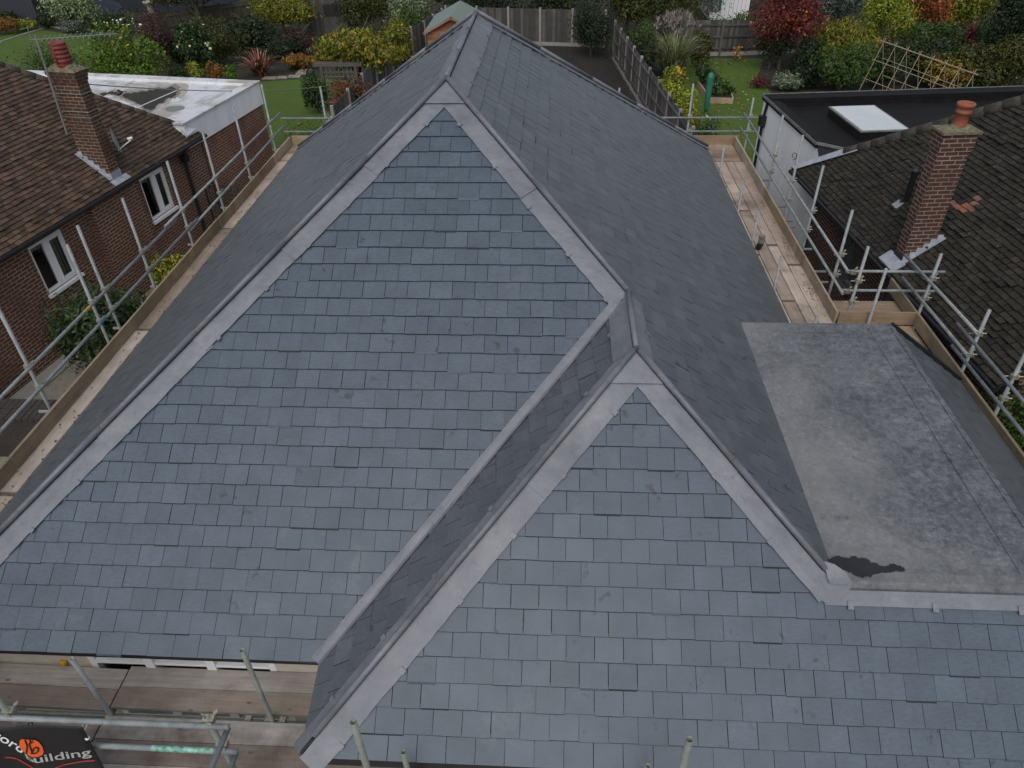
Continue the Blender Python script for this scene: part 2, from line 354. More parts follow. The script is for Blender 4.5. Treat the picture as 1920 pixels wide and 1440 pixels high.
def leaf(name, cols, rough=.55, clump=.6):
    t = NT(name)
    c = t.ramp(t.island(), [(i/(len(cols)-1), q) for i, q in enumerate(cols)])
    c = t.mix(clump, c, t.ramp(t.noise(t.pos(), 1.5, 3), [(.32, .27), (.68, .7)]), 'OVERLAY')
    hn = t.noise(t.pos(), .9, 4, .6); h2 = t.noise(t.pos(), 3.1, 3, .6)
    hv = t.n('HueSaturation', 0, Hue=t.ramp(hn, [(.3, .478), (.7, .522)]), Saturation=t.ramp(h2, [(.3, .8), (.7, 1.0)]), Value=t.ramp(h2, [(.32, .68), (.68, 1.0)]), Color=c)
    c = t.n('BrightContrast', 0, Color=hv, Bright=0.0)
    t.out(c, rough, 0, .35)
    tl = t.n('BsdfTranslucent', Color=c); mx = t.n('MixShader', 0, i0=.22, i1=t.b.outputs[0], i2=tl)
    t.t.links.new(mx, t.t.nodes['Material Output'].inputs[0]); return t.m
L = dict(
 dark=[(.012,.022,.008),(.018,.034,.011),(.028,.048,.014),(.042,.062,.02)],
 mid=[(.02,.045,.008),(.035,.07,.012),(.055,.10,.018),(.08,.125,.03)],
 bright=[(.03,.075,.008),(.055,.125,.012),(.085,.165,.02),(.15,.17,.03)],
 yellowgreen=[(.045,.07,.008),(.10,.13,.012),(.17,.175,.018),(.28,.20,.02)],
 lime=[(.06,.11,.008),(.13,.18,.012),(.22,.25,.02),(.36,.31,.03)],
 olive=[(.022,.03,.007),(.04,.05,.01),(.065,.07,.015),(.09,.085,.025)],
 variegated=[(.06,.10,.04),(.12,.17,.075),(.22,.27,.14),(.38,.42,.27)],
 pale=[(.07,.11,.06),(.12,.165,.09),(.18,.22,.13),(.26,.29,.19)],
 russet=[(.03,.018,.012),(.05,.022,.018),(.065,.03,.022),(.09,.045,.03)],
 maple=[(.05,.006,.012),(.10,.010,.018),(.15,.02,.02),(.20,.055,.02)],
 orange=[(.15,.035,.008),(.26,.065,.012),(.34,.10,.018),(.18,.12,.02)],
 autumn=[(.05,.06,.01),(.16,.08,.014),(.28,.10,.014),(.20,.15,.02)],
 crimson=[(.05,.005,.012),(.085,.007,.018),(.11,.012,.02)],
 yellow=[(.35,.20,.01),(.48,.28,.015),(.55,.35,.03)],
 redgreen=[(.03,.06,.012),(.06,.08,.015),(.18,.03,.02),(.28,.04,.03)],
 grey=[(.04,.06,.045),(.07,.10,.075),(.11,.14,.11),(.15,.18,.15)],
 laurel=[(.012,.028,.010),(.02,.045,.013),(.035,.07,.02),(.055,.095,.03)],
 conifer=[(.010,.020,.009),(.016,.03,.012),(.024,.042,.015)],
 phormium=[(.06,.02,.02),(.12,.04,.035),(.24,.10,.06),(.38,.22,.13)],
 miscanthus=[(.06,.08,.03),(.12,.14,.05),(.22,.24,.12),(.36,.37,.24)],
 plume=[(.22,.17,.16),(.30,.25,.24),(.38,.33,.31)],
 leaves=[(.22,.09,.02),(.30,.18,.04),(.35,.28,.10),(.16,.04,.03)],
)
def vivid(c):
    m = sum(c)/3; return tuple(max(.002, (m+(x-m)*1.2)*1.42) for x in c)
for k in L: L[k] = [vivid(c) for c in L[k]]
for k, v in L.items(): M['leaf_'+k] = leaf('leaf_'+k, v)

# ------------------------------------------------------------------ roofs of small units (slates, tiles)
def clip(poly, a, b):    # keep left of a->b
    out = []; n = len(poly); ex, ey = b[0]-a[0], b[1]-a[1]
    for i in range(n):
        p, q = poly[i], poly[(i+1) % n]
        dp = ex*(p[1]-a[1])-ey*(p[0]-a[0]); dq = ex*(q[1]-a[1])-ey*(q[0]-a[0])
        if dp >= 0: out.append(p)
        if (dp >= 0) != (dq >= 0):
            t = dp/(dp-dq); out.append((p[0]+(q[0]-p[0])*t, p[1]+(q[1]-p[1])*t))
    return out
def unit_roof(name, poly3, P0, e, mat, parent, width=.25, gauge=.21, thick=.008, gap=.0052, tilt=.6, jit=.002, seed=1, skip=None, base_mat=None, bow=0, bev=.0055, edge=None):
    rnd = random.Random(seed)
    P0 = Vector(P0); e = Vector(e).normalized()
    far = max((Vector(p) for p in poly3), key=lambda p: ((p-P0)-e*((p-P0).dot(e))).length)
    s = (far-P0); s -= e*s.dot(e); s.normalize(); N = e.cross(s)
    if N.z < 0: N = -N
    po = [((Vector(p)-P0).dot(e), (Vector(p)-P0).dot(s)) for p in poly3]
    ar = sum(po[i][0]*po[(i+1) % len(po)][1]-po[(i+1) % len(po)][0]*po[i][1] for i in range(len(po)))
    if ar < 0: po = po[::-1]
    flip = e.cross(s).dot(N) < 0
    u0, u1 = min(p[0] for p in po), max(p[0] for p in po); v0, v1 = min(p[1] for p in po), max(p[1] for p in po)
    mb = MB(); mb2 = MB()
    r = 0; v = 0.0
    while v < v1:
        off = (width/2 if r % 2 else 0)+rnd.uniform(-.01, .01); u = math.floor((u0-off)/width)*width+off
        rowlift = rnd.uniform(0, .0015)
        while u < u1:
            g = gap*rnd.uniform(.4, 1.5); dv = rnd.uniform(-jit, jit); an = R(rnd.gauss(0, .18)) if jit else 0
            ua, ub, va, vb = u+g/2, u+width-g/2, v+dv, v+gauge+.03
            sub = po; bv = bev*(rnd.uniform(2.2, 3.6) if rnd.random() < .10 else rnd.uniform(.6, 1.3))  # a wider dark bevel on some paints the shadow under lifted slates
            cu, cv = (ua+ub)/2, (va+vb)/2
            rc = [(cu+(x-cu)*math.cos(an)-(y-cv)*math.sin(an), cv+(x-cu)*math.sin(an)+(y-cv)*math.cos(an)) for x, y in ((ua,va),(ub,va),(ub,vb),(ua,vb))]
            for k in range(4):
                sub = clip(sub, rc[k], rc[(k+1) % 4])
                if len(sub) < 3: break
            if len(sub) >= 3:
                air = .0075+abs(rnd.gauss(0, .0015))*tilt+(rnd.random() < .08)*.006*tilt; lift = thick*2.0+air+rowlift; tw = rnd.gauss(0, .0012)
                top, bot = [], []
                for x, y in sub:
                    h = lift-(y-v)/gauge*(thick+air*.8)+tw*(x-cu)/width
                    if bow: h += bow*math.cos((x-cu)/width*PI)
                    p = P0+e*x+s*y
                    top.append(p+N*h); bot.append(p+N*(h-thick)-(s*bv if y < va+.012 else Vector((0,0,0))))
                n = len(sub); dst = mb2 if (skip and skip(cu, cv)) else mb
                fs = [tuple(range(n))]+[(n+i, n+(i+1) % n, (i+1) % n, i) for i in range(n)]
                if flip: fs = [f[::-1] for f in fs]
                dst.add(top+bot, fs)
            u += width
        v += gauge; r += 1
    o = obj(name, mb, mat, parent)
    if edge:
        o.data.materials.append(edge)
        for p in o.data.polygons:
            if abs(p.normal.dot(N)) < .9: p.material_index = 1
    ub = MB().poly([P0+e*x+s*y+N*.001 for x, y in po])
    obj('underlay', ub, base_mat or M['room_dark'], o)
    return o, mb2, (P0, e, s, N)

# ================================================================== SETTING
def sheet(name, pts, z, mat, kind='structure'):
    return obj(name, MB().poly([(p[0], p[1], z) for p in pts]), mat, kind=kind)
sheet('ground', [(-400,-200),(400,-200),(400,500),(-400,500)], 0, M['earth'])
sheet('lawn', [(-9.1,19),(-8.2,24),(-8.2,34.5),(-11,35.2),(-14.0,34.6),(-16,32),(-16,19)], .008, M['grass'])
sheet('lawn', [(-33,36),(-24,29.5),(-17,30),(-22,40),(-27,44.2),(-31.5,46.6),(-36,43)], .008, M['grass'])
sheet('lawn', [(5.0,20),(4.2,26.5),(5.6,33),(6.6,38.6),(10.3,38.4),(9.2,35),(9.3,32.5),(10.5,29),(10,20)], .008, M['grass'])
sheet('soil_bed', [(-7.2,18.6),(4.3,18.6),(2.6,41.4),(-5.8,41.4)], .006, M['soil'])
sheet('path', [(-14,-6),(-6.2,-6),(-6.2,19),(-9.0,24)], .004, M['path'])

# ================================================================== SLATE HOUSE
A1 = Vector((-1.305,9.18,6.634)); A2 = Vector((-1.305,13.219,6.634)); PC = Vector((.841,6.894,5.014)); PB = Vector((.841,5.812,5.014))
EZ = 2.8
WL = Vector((-2.065,2.879,EZ)); WR = Vector((3.778,2.879,EZ)); BL = Vector((-6.387,17.811,EZ)); BR = Vector((3.778,17.811,EZ))
VB = Vector((-2.125,3.765,EZ)); FL = Vector((-6.387,3.765,EZ))
FX, FZ, FY0, FY1 = 4.6, 3.72, 4.08, 8.45          # flat part: right break, height, front, back
RX = 5.77                                          # its lower eave
X, Y, Z = Vector((1,0,0)), Vector((0,1,0)), Vector((0,0,1))
H = thing('slate_house', (-1.3, 10, 0), 'middle house with new blue grey slate hipped roof and grey lead hips', 'house')
def fnorm(a, b, c):
    n = (b-a).cross(c-a).normalized(); return n if n.z > 0 else -n
N_front, N_left, N_right, N_back = fnorm(FL, VB, A1), fnorm(FL, BL, A1), fnorm(BR, WR, A1), fnorm(BL, BR, A2)
N_wf, N_wl = fnorm(WL, WR, PB), fnorm(VB, WL, PB)
unit_roof('slate_slope', [FL, VB, PC, A1], FL+X*.06, X, M['slate'], H, edge=M['slate_edge_shade'], seed=3, jit=.004)
unit_roof('slate_slope', [WL, Vector((RX,2.879,EZ)), Vector((FX,4.05,3.678)), Vector((2.55,4.05,3.678)), PB], WL, X, M['slate'], H, edge=M['slate_edge_shade'], seed=4, jit=.004, gauge=.212)
unit_roof('slate_slope', [FL, BL, A2, A1], BL, Y*-1, M['slate_side'], H, edge=M['slate_edge_shade'], seed=5)
unit_roof('slate_slope', [WR, BR, A2, A1, PC, PB], WR, Y, M['slate_side'], H, edge=M['slate_edge_shade'], seed=6)
unit_roof('slate_slope', [BL, BR, A2], BL, X, M['slate_side'], H, edge=M['slate_edge_shade'], seed=7)
unit_roof('slate_slope', [VB, PC, PB, WL], VB, (WL-VB), M['slate_side'], H, edge=M['slate_edge_shade'], seed=8, width=.26)
unit_roof('slate_slope', [Vector((RX,2.9,EZ)), Vector((RX,FY1,EZ)), Vector((FX,FY1,FZ-.05)), Vector((FX,4.03,FZ-.05))], Vector((RX,2.9,EZ)), Y, M['slate_side'], H, edge=M['slate_edge_shade'], seed=9)
def strip(mb, P, Q, n, wid, toward, lift=.035, seg=1.45, lap=.09, th=.006):
    d = (Q-P); Ln = d.length; d.normalize(); ac = n.cross(d).normalized()
    if ac.dot(toward) < 0: ac = -ac
    k = max(1, round(Ln/seg)); sg = Ln/k
    for i in range(k):
        a, b = P+d*(i*sg), P+d*min(Ln, (i+1)*sg+lap)
        ha, hb = n*(lift+.001), n*(lift+.011)
        w = wid*random.uniform(.97, 1.03)
        ns = max(3, int((b-a).length/.12)); up_ = (b-a).cross(ac).dot(n) > 0; V = []; Fq = []
        for k in range(ns+1):
            f = k/ns; c = a.lerp(b, f); hh = n*(lift+.001+.011*f); e_ = w*(1+random.uniform(-.022, .022))
            for m_ in range(4):
                x_ = e_*m_/3; V.append(c+hh+ac*x_+n*(random.uniform(-.0022,.0022) if 0 < m_ else 0)-n*(.004 if m_ == 3 else 0))
            V.append(c+hh+ac*e_-n*(th+.008))
        for k in range(ns):
            for m_ in range(4):
                i0 = k*5+m_; q = (i0, i0+5, i0+6, i0+1); Fq.append(q if up_ else q[::-1])
        e0 = ns*5; q = (e0, e0+1, e0+2, e0+3)
        low = [V[e0+j]-n*(th+.006) for j in range(4)]; V += low; n5 = len(V)-4
        for j in range(3): q = (e0+j, n5+j, n5+j+1, e0+j+1); Fq.append(q if up_ else q[::-1])
        mb.add(V, Fq)
    return d, ac, Ln
def lead_hip(name, P, Q, n1, w1, n2, w2, rollend=1.0, r=.030, clips=True, rs=0.0):
    P, Q = Vector(P), Vector(Q); mb = MB(); mid = (n1+n2).normalized()
    d = (Q-P).normalized(); o1 = n2.cross(d).cross(d)
    t1 = (n1-n2); t2 = -t1
    for n, wd, t in ((n1, w1, t1), (n2, w2, t2)):
        if wd <= 0: continue
        d, ac, Ln = strip(mb, P, Q, n, wd, t)
        if clips:
            s = .6
            while s < Ln-.1:
                c = P+d*s+ac*(wd-.012)+n*.044
                q = [c-d*.025-ac*.03, c+d*.025-ac*.03, c+d*.025+ac*.028, c-d*.025+ac*.028]
                if (q[1]-q[0]).cross(q[3]-q[0]).dot(n) < 0: q = q[::-1]
                mb.hexa([p-n*.002 for p in q], [p+n*.005 for p in q]); s += random.uniform(.62, .8)
    o = obj(name, mb, M['lead'], H)
    rl = MB(); a = P+(Q-P)*rs; b = P+(Q-P)*rollend; Ln = (b-a).length; k = max(1, round(Ln/1.45))
    for i in range(k):
        p0, p1 = a+(b-a)*(i/k), a+(b-a)*min(1, (i+1)/k+.06/Ln)
        rl.tube(p0+mid*.080, p1+mid*.076, r+.003, 14, r-.001); rl.beam(p0+mid*.055, p1+mid*.055, .022, .03, mid)
    obj('lead_roll', rl, M['lead'], o, smooth=True)
    return o
lead_hip('lead_hip', A1, FL, N_front, .215, N_left, .10)
lead_hip('lead_hip', A1, PC, N_front, .225, N_right, .07)
lead_hip('lead_ridge', A1, A2, N_left, .24, N_right, .30)
lead_hip('lead_hip', A2, BR, N_right, .11, N_back, .14)
lead_hip('lead_hip', A2, BL, N_left, .11, N_back, .14)
lead_hip('lead_ridge', PC, PB, N_wl, .24, N_right, .19)
lead_hip('lead_hip', PB, WL, N_wf, .215, N_wl, .15, rollend=.955)
HB = PB+(WR-PB)*(1.29/2.214)
lead_hip('lead_hip', PB, HB, N_wf, .20, N_right, .06, rollend=.985)
for apex, f, l, r_ in ((A1, N_front, (FL-A1).normalized(), (PC-A1).normalized()), (PB, N_wf, (WL-PB).normalized(), (HB-PB).normalized())):
    q = [apex+f*.05, apex+l*.40+f*.05, apex+r_*.40+f*.05]
    obj('lead_saddle', MB().prism(q if (q[1]-q[0]).cross(q[2]-q[0]).dot(f) > 0 else q[::-1], f*.006), M['lead'], H)
# valley between the two front slopes
vm = MB(); vd = (PC-VB).normalized(); va = N_front.cross(vd); va = va if va.x < 0 else -va
V0 = VB-vd*.02
strip(vm, V0, PC-vd*.1, N_front, .10, va, lift=.036)
vb_ = N_wl.cross(vd); vb_ = vb_ if vb_.dot(N_front) > 0 else -vb_
strip(vm, V0, PC-vd*.1, N_wl, .045, vb_, lift=.034)
obj('lead_valley', vm, M['lead'], H)
# crown flat roof
def at_flat(px, py, z=FZ): return gz(px, py, z)
fb = MB().prism([(2.3,FY0+.22,FZ-.2),(FX-.05,FY0+.22,FZ-.2),(FX-.05,FY1-.02,FZ-.2),(2.3,FY1-.02,FZ-.2)], (0,0,.2))
flat = obj('flat_roof', fb, M['flat'], H)
ed = MB()
ed.hexa([(2.3,FY1-.24,FZ-.02),(FX,FY1-.24,FZ-.02),(FX,FY1+.02,FZ-.05),(2.3,FY1+.02,FZ-.05)], [(2.3,FY1-.24,FZ+.005),(FX,FY1-.24,FZ+.005),(FX,FY1+.02,FZ-.012),(2.3,FY1+.02,FZ-.012)])
ed.hexa([(FX-.36,FY0+.2,FZ-.02),(FX-.02,FY0+.2,FZ-.02),(FX-.02,FY1-.1,FZ-.02),(FX-.36,FY1-.1,FZ-.02)], [(FX-.36,FY0+.2,FZ+.008),(FX-.02,FY0+.2,FZ-.004),(FX-.02,FY1-.1,FZ-.004),(FX-.36,FY1-.1,FZ+.008)])
for i in range(7):
    y0, y1 = FY0+.0+i*.62, FY0+.62+i*.62+.02
    ed.hexa([(FX-.06,y0,FZ-.05),(FX+.02,y0,FZ-.06),(FX+.02,y1,FZ-.06),(FX-.06,y1,FZ-.05)], [(FX-.06,y0,FZ+.012),(FX+.02,y0,FZ-.012),(FX+.02,y1,FZ-.018),(FX-.06,y1,FZ+.008)])
obj('membrane_edge', ed, M['flat'], H)
fr = MB()
prof = [(FY0+.26, FZ+.002), (FY0+.20, FZ+.012), (FY0+.10, FZ+.008), (FY0+.04, FZ-.012), (FY0+.015, FZ-.05), (FY0+.015, FZ-.14)]
for (ya, za), (yb, zb) in zip(prof, prof[1:]): fr.poly([(2.6,ya,za),(2.6,yb,zb),(FX+.02,yb,zb),(FX+.02,ya,za)])
obj('roof_lip', fr, M['flat'], H, smooth=True)
obj('lip_trim', MB().box(2.62, FX+.02, FY0+.002, FY0+.0145, FZ-.14, FZ-.02), M['grey_dark'], H)
obj('copper_drip', MB().box(2.62, FX+.02, FY0-.012, FY0+.014, FZ-.088, FZ-.076), M['copper'], H)
ap = MB(); pa = Vector((2.5,4.05,0)); 
def wf(x, y): return Vector((x, y, EZ+(y-2.879)*(5.014-EZ)/(5.812-2.879)))
for i in range(4):
    x0, x1 = 2.44+i*.72, 2.44+(i+1)*.72+.05
    q = [wf(x0,3.985)+N_wf*.034, wf(x1,3.985)+N_wf*.038, wf(x1,4.09)+N_wf*.038, wf(x0,4.09)+N_wf*.034]
    ap.hexa([p-N_wf*.006 for p in q], q)
    c = wf(x0+.22, 3.99)+N_wf*.041; ap.hexa([c+X*a+(PB-WL).cross(N_wf)*0+Vector((0,b,b*.75)) for a,b in ((-.025,-.03),(.025,-.03),(.025,.03),(-.025,.03))], [c+N_wf*.005+X*a+Vector((0,b,b*.75)) for a,b in ((-.025,-.03),(.025,-.03),(.025,.03),(-.025,.03))])
obj('lead_apron', ap, M['lead'], H)
# folded lead boot at the foot of the small hip
bm_ = MB(); c0 = HB+N_wf*.03
def lp(px, py, dz): return gpl(px, py, HB+N_wf*dz, N_wf)
pts = [lp(1505,1092,.032), lp(1530,1120,.034), lp(1552,1133,.036), lp(1575,1130,.038), lp(1592,1108,.05), lp(1598,1095,.07), lp(1552,1078,.06), lp(1530,1060,.04)]
cen = lp(1556,1104,.05); n0 = len(pts)
bm_.add(pts+[cen], [(i, (i+1) % n0, n0) for i in range(n0)])
tp = [lp(1545,1052,.09), lp(1552,1084,.10), lp(1556,1094,.09), lp(1588,1098,.085), lp(1599,1093,.10), lp(1585,1072,.12), lp(1565,1058,.11)]
tc = lp(1572,1080,.115); n1_ = len(tp); bm_.add(tp+[tc], [(i, (i+1) % n1_, n1_) for i in range(n1_)])
obj('lead_boot', bm_, M['lead'], H, smooth=True)
def ragged(pts, amp, it=4):
    rr = random.Random(9); pts = [Vector((p[0], p[1], 0)) for p in pts]
    for k in range(it):
        o = []
        for a, b in zip(pts, pts[1:]+pts[:1]): m = (a+b)/2; d = b-a; o += [a, m+Vector((-d.y, d.x, 0))*rr.uniform(-amp, amp)]
        pts = o
    return [(p.x, p.y) for p in pts]
wp = [(1546,1052),(1565,1044),(1590,1047),(1604,1042),(1622,1046),(1632,1055),(1645,1055),(1660,1062),(1698,1069),(1660,1074),(1642,1076),(1620,1082),(1602,1078),(1588,1070),(1570,1062)]
obj('wet_patch', MB().poly([at_flat(a, b, FZ+.0165) for a, b in ragged(wp, .22)][::-1]), M['wet'], flat)
cheek = MB().prism([(2.6,FY1,FZ-.08),(FX,FY1,FZ-.08),(RX-.03,FY1,EZ-.02),(3.7,FY1,EZ-.02)], (0,-.05,0))
obj('cheek', cheek, M['grey_dark'], H)
obj('verge_trim', MB().beam(Vector((FX,FY1-.01,FZ-.0)), Vector((RX+.02,FY1-.01,EZ+.03)), .07, .05), M['black_plastic'], H)
# walls under the eaves
WY = 4.08
def wall_holes(mb, x0, x1, z0, z1, holes, y):
    xs = sorted({x0, x1}|{h[0] for h in holes}|{h[1] for h in holes}); zs = sorted({z0, z1}|{h[2] for h in holes}|{h[3] for h in holes})
    for a, b in zip(xs, xs[1:]):
        for c, d in zip(zs, zs[1:]):
            if any(h[0] <= a and b <= h[1] and h[2] <= c and d <= h[3] for h in holes): continue
            mb.poly([(a,y,c),(b,y,c),(b,y,d),(a,y,d)])
    for h in holes:
        for q in (((h[0],h[2]),(h[0],h[3])),((h[0],h[3]),(h[1],h[3])),((h[1],h[3]),(h[1],h[2])),((h[1],h[2]),(h[0],h[2]))):
            (a,c),(b,d) = q; mb.poly([(a,y,c),(b,y,d),(b,y+.12,d),(a,y+.12,c)])
wm = MB(); wx0, wx1 = gy(168,1240,WY).x, gy(516,1250,WY).x
wall_holes(wm, -6.0, -1.75, 0, 2.7, [(wx0, wx1, 1.0, 2.42)], WY)
wm.poly([(-6,WY,0),(-6,17.4,0),(-6,17.4,2.6),(-6,WY,2.6)]); wm.poly([(-6,17.4,0),(3.4,17.4,0),(3.4,17.4,2.6),(-6,17.4,2.6)])
wm.poly([(3.4,8.3,0),(3.4,17.4,0),(3.4,17.4,2.6),(3.4,8.3,2.6)]); wm.poly([(3.4,8.3,0),(5.4,8.3,0),(5.4,8.3,2.6),(3.4,8.3,2.6)])
wm.poly([(5.4,8.3,0),(5.4,3.25,0),(5.4,3.25,2.6),(5.4,8.3,2.6)]); wm.poly([(-1.75,3.25,0),(5.4,3.25,0),(5.4,3.25,2.6),(-1.75,3.25,2.6)])
wm.poly([(-1.75,3.25,0),(-1.75,WY,0),(-1.75,WY,2.6),(-1.75,3.25,2.6)])
obj('wall', wm, M['cream'], H)
fm = MB()
fm.box(-6.36, -2.16, 3.81, 3.84, 2.67, 2.79); fm.box(-6.36, -2.1, 3.84, 4.07, 2.66, 2.685)
fm.box(-2.04, 5.7, 2.93, 2.96, 2.56, 2.79); fm.box(-2.0, 5.6, 2.96, 3.24, 2.55, 2.585); fm.box(-2.03, -2.0, 2.96, 3.8, 2.56, 2.78); fm.box(-1.99, -1.76, 3.26, 4.0, 2.55, 2.58)
fm.box(-6.35, -6.32, 3.86, 17.75, 2.56, 2.78); fm.box(-6.31, -6.01, 4.1, 17.7, 2.55, 2.58); fm.box(3.70, 3.73, 8.5, 17.75, 2.56, 2.78); fm.box(3.41, 3.69, 8.5, 17.7, 2.55, 2.58)
fm.box(5.66, 5.69, 2.98, 8.4, 2.56, 2.78); fm.box(-6.3, 3.68, 17.74, 17.77, 2.56, 2.78)
obj('fascia', fm, M['black_plastic'], H)
win = obj('window', MB().box(wx0, wx1, WY+.115, WY+.12, .98, 2.42), None, H) if False else None
fw = MB(); wz1 = 2.42; zb = gy(400,1243,WY+.03).z
fw.box(wx0, wx0+.07, WY+.0, WY+.10, 1.0, wz1); fw.box(wx1-.07, wx1, WY+.0, WY+.10, 1.0, wz1); fw.box(wx0+.07, wx1-.07, WY+.0, WY+.10, 1.0, 1.07)
fw.box(wx0+.07, wx1-.07, WY-.005, WY+.095, zb-.022, zb+.022)
for pxm in (283, 396): xm = gy(pxm,1245,WY).x; fw.box(xm-.05, xm+.05, WY-.02, WY+.11, 1.07, wz1)
wo = obj('window', fw, M['upvc'], H)
obj('pane', MB().poly([(wx0+.03,WY+.06,1.03),(wx1-.03,WY+.06,1.03),(wx1-.03,WY+.06,wz1),(wx0+.03,WY+.06,wz1)]), M['glass'], wo)
obj('interior', MB().poly([(wx0-.3,WY+.6,.7),(wx1+.3,WY+.6,.7),(wx1+.3,WY+.6,2.6),(wx0-.3,WY+.6,2.6)]).poly([(wx0-.3,WY+.13,2.5),(wx1+.3,WY+.13,2.5),(wx1+.3,WY+.6,2.5),(wx0-.3,WY+.6,2.5)]), M['room_dark'], wo)
# boiler flue elbow by the right eave
fl0 = gpl(1412,470,(3.9,0,0),X); fp = MB()
fl1 = gpl(1421,466,(3.98,0,0),X); fl2 = gpl(1427,455,(4.0,0,0),X); fl3 = gpl(1428.5,446,(4.0,0,0),X)
fp.path([Vector((3.4,fl0.y,fl0.z-.05)), fl0-Z*.03, fl1, fl2], .055, 14)
fo = obj('flue_pipe', fp, M['black_plastic'], H, smooth=True)
tm = MB(); tm.tube(fl2-Z*.0, fl2+Z*.07, .057, 14)
for i in range(9):
    a = 2*PI*i/9; tm.beam(fl2+Z*.07+Vector((.048*math.cos(a),.048*math.sin(a),0)), fl2+Z*.14+Vector((.048*math.cos(a),.048*math.sin(a),0)), .012, .018)
tm.tube(fl2+Z*.14, fl2+Z*.155, .056, 14)
obj('flue_terminal', tm, M['steel_dull'], fo)
bk = gpl(1668,600,(0,8.5,0),Y)

# ================================================================== LEFT BRICK HOUSE
AL = -math.atan(.17); OL = Vector((-10.85,12,0)); exL = Vector((math.cos(AL), math.sin(AL), 0)); eyL = Vector((-math.sin(AL), math.cos(AL), 0))
def toL(P): d = Vector(P)-OL; return Vector((d.dot(exL), d.dot(eyL), d.z))
def wL(px, py, x=0.0): return toL(gpl(px, py, OL+exL*x, exL))
def pL(px, py, y): return toL(gpl(px, py, OL+eyL*y, eyL))
HL = thing('brick_house', OL, 'brown tiled brick bungalow with tall chimney and stained white flat roof', 'house', rz=AL, local=True)
def rwall(mb, x, y0, y1, z0, z1, holes, dx=-.1):
    ys = sorted({y0, y1}|{h[0] for h in holes}|{h[1] for h in holes}); zs = sorted({z0, z1}|{h[2] for h in holes}|{h[3] for h in holes})
    for a, b in zip(ys, ys[1:]):
        for c, d in zip(zs, zs[1:]):
            if any(h[0] <= a and b <= h[1] and h[2] <= c and d <= h[3] for h in holes): continue
            mb.poly([(x,a,c),(x,b,c),(x,b,d),(x,a,d)] if dx < 0 else [(x,b,c),(x,a,c),(x,a,d),(x,b,d)])
    for h in holes:
        for (a,c),(b,d) in (((h[0],h[2]),(h[0],h[3])),((h[0],h[3]),(h[1],h[3])),((h[1],h[3]),(h[1],h[2])),((h[1],h[2]),(h[0],h[2]))):
            mb.poly([(x,a,c),(x,b,d),(x+dx,b,d),(x+dx,a,c)])
ZH, ZS = 2.47, 1.38
w1a, w1b = wL(51,465).y, wL(113.5,428).y; w2a, w2b = wL(260.6,337.5).y, wL(304.7,310.3).y
extA, extB = wL(340,234).y, wL(484,168).y
m = MB(); rwall(m, 0, -12, extA+.6, 0, 2.72, [(w1a,w1b,ZS,ZH),(w2a,w2b,ZS,ZH)])
m.box(.002, .10, 2.75, 4.35, 0, 2.6)
m.poly([(-9,-12,0),(0,-12,0),(0,-12,2.7),(-9,-12,2.7)])
obj('wall', m, M['brick'], HL)
zr = 2.5
m = MB(); m.poly([(.02,extA+.62,0),(.02,extB,0),(.02,extB,zr),(.02,extA+.62,zr)]); m.poly([(.02,extB,0),(-9,extB,0),(-9,extB,zr),(.02,extB,zr)])
obj('extension_wall', m, M['brick_far'], HL)
m = MB(); m.hexa([(-.2,extA,zr),(.055,extA,zr),(.055,extB+.04,zr),(-.2,extB+.04,zr)],[(-.2,extA,3.13),(.055,extA,3.13),(.055,extB+.04,3.13),(-.2,extB+.04,3.13)])
m.box(-9, -.2, extB-.2, extB+.04, zr, 3.13)
obj('rendered_parapet', m, M['render'], HL)
m = MB(); m.box(-.22,.09,extA-.05,extB+.07,3.133,3.175); m.box(-9,-.22,extB-.16,extB+.07,3.133,3.172)
obj('coping', m, M['white_roof'], HL)
m = MB().prism([(-.2,extA-.0,2.9),(-.2,extB-.15,2.9),(-9,extB-.15,2.9),(-9,3.0,2.9),(-4.0,3.3,2.9),(-.6,6.75,2.9)][::-1], (0,0,.17))
rfL = obj('flat_roof', m, M['white_roof'], HL)
for pp in ([(228,180),(262,172),(300,168),(333,169),(330,178),(312,184),(306,192),(290,203),(268,200),(250,190)], [(187,176),(205,172),(228,174),(214,178),(196,179)]):
    obj('puddle', MB().poly([toL(gz(a,b,3.0765)) for a, b in ragged(pp, .20, 3)][::-1]), M['puddle'], rfL)
    mx_, my_ = sum(p[0] for p in pp)/len(pp), sum(p[1] for p in pp)/len(pp)
    for k_, zz_, mt_s in ((1.16, 3.0745, 'silt_dark'), (1.42, 3.0725, 'silt')):
        obj('silt_stain', MB().poly([toL(gz(mx_+(a-mx_)*k_+6*(k_-1), my_+(b-my_)*k_-3*(k_-1), zz_)) for a, b in ragged(pp, .24, 3)][::-1]), M[mt_s], rfL)
m = MB(); c = toL(gz(328,203,3.08)); m.lathe((c.x,c.y,3.072), [(.26,0),(.26,.006),(.23,.012)], 24)
obj('drain_patch', m, M['steel_dull'], rfL)
for a, b in (((250,205),(340,166)),((305,205),(385,168)),((213,172),(262,146))):
    p, q = toL(gz(*a,3.075)), toL(gz(*b,3.075)); obj('roof_seam', MB().beam(p, q, .05, .012), M['white_roof'], rfL)
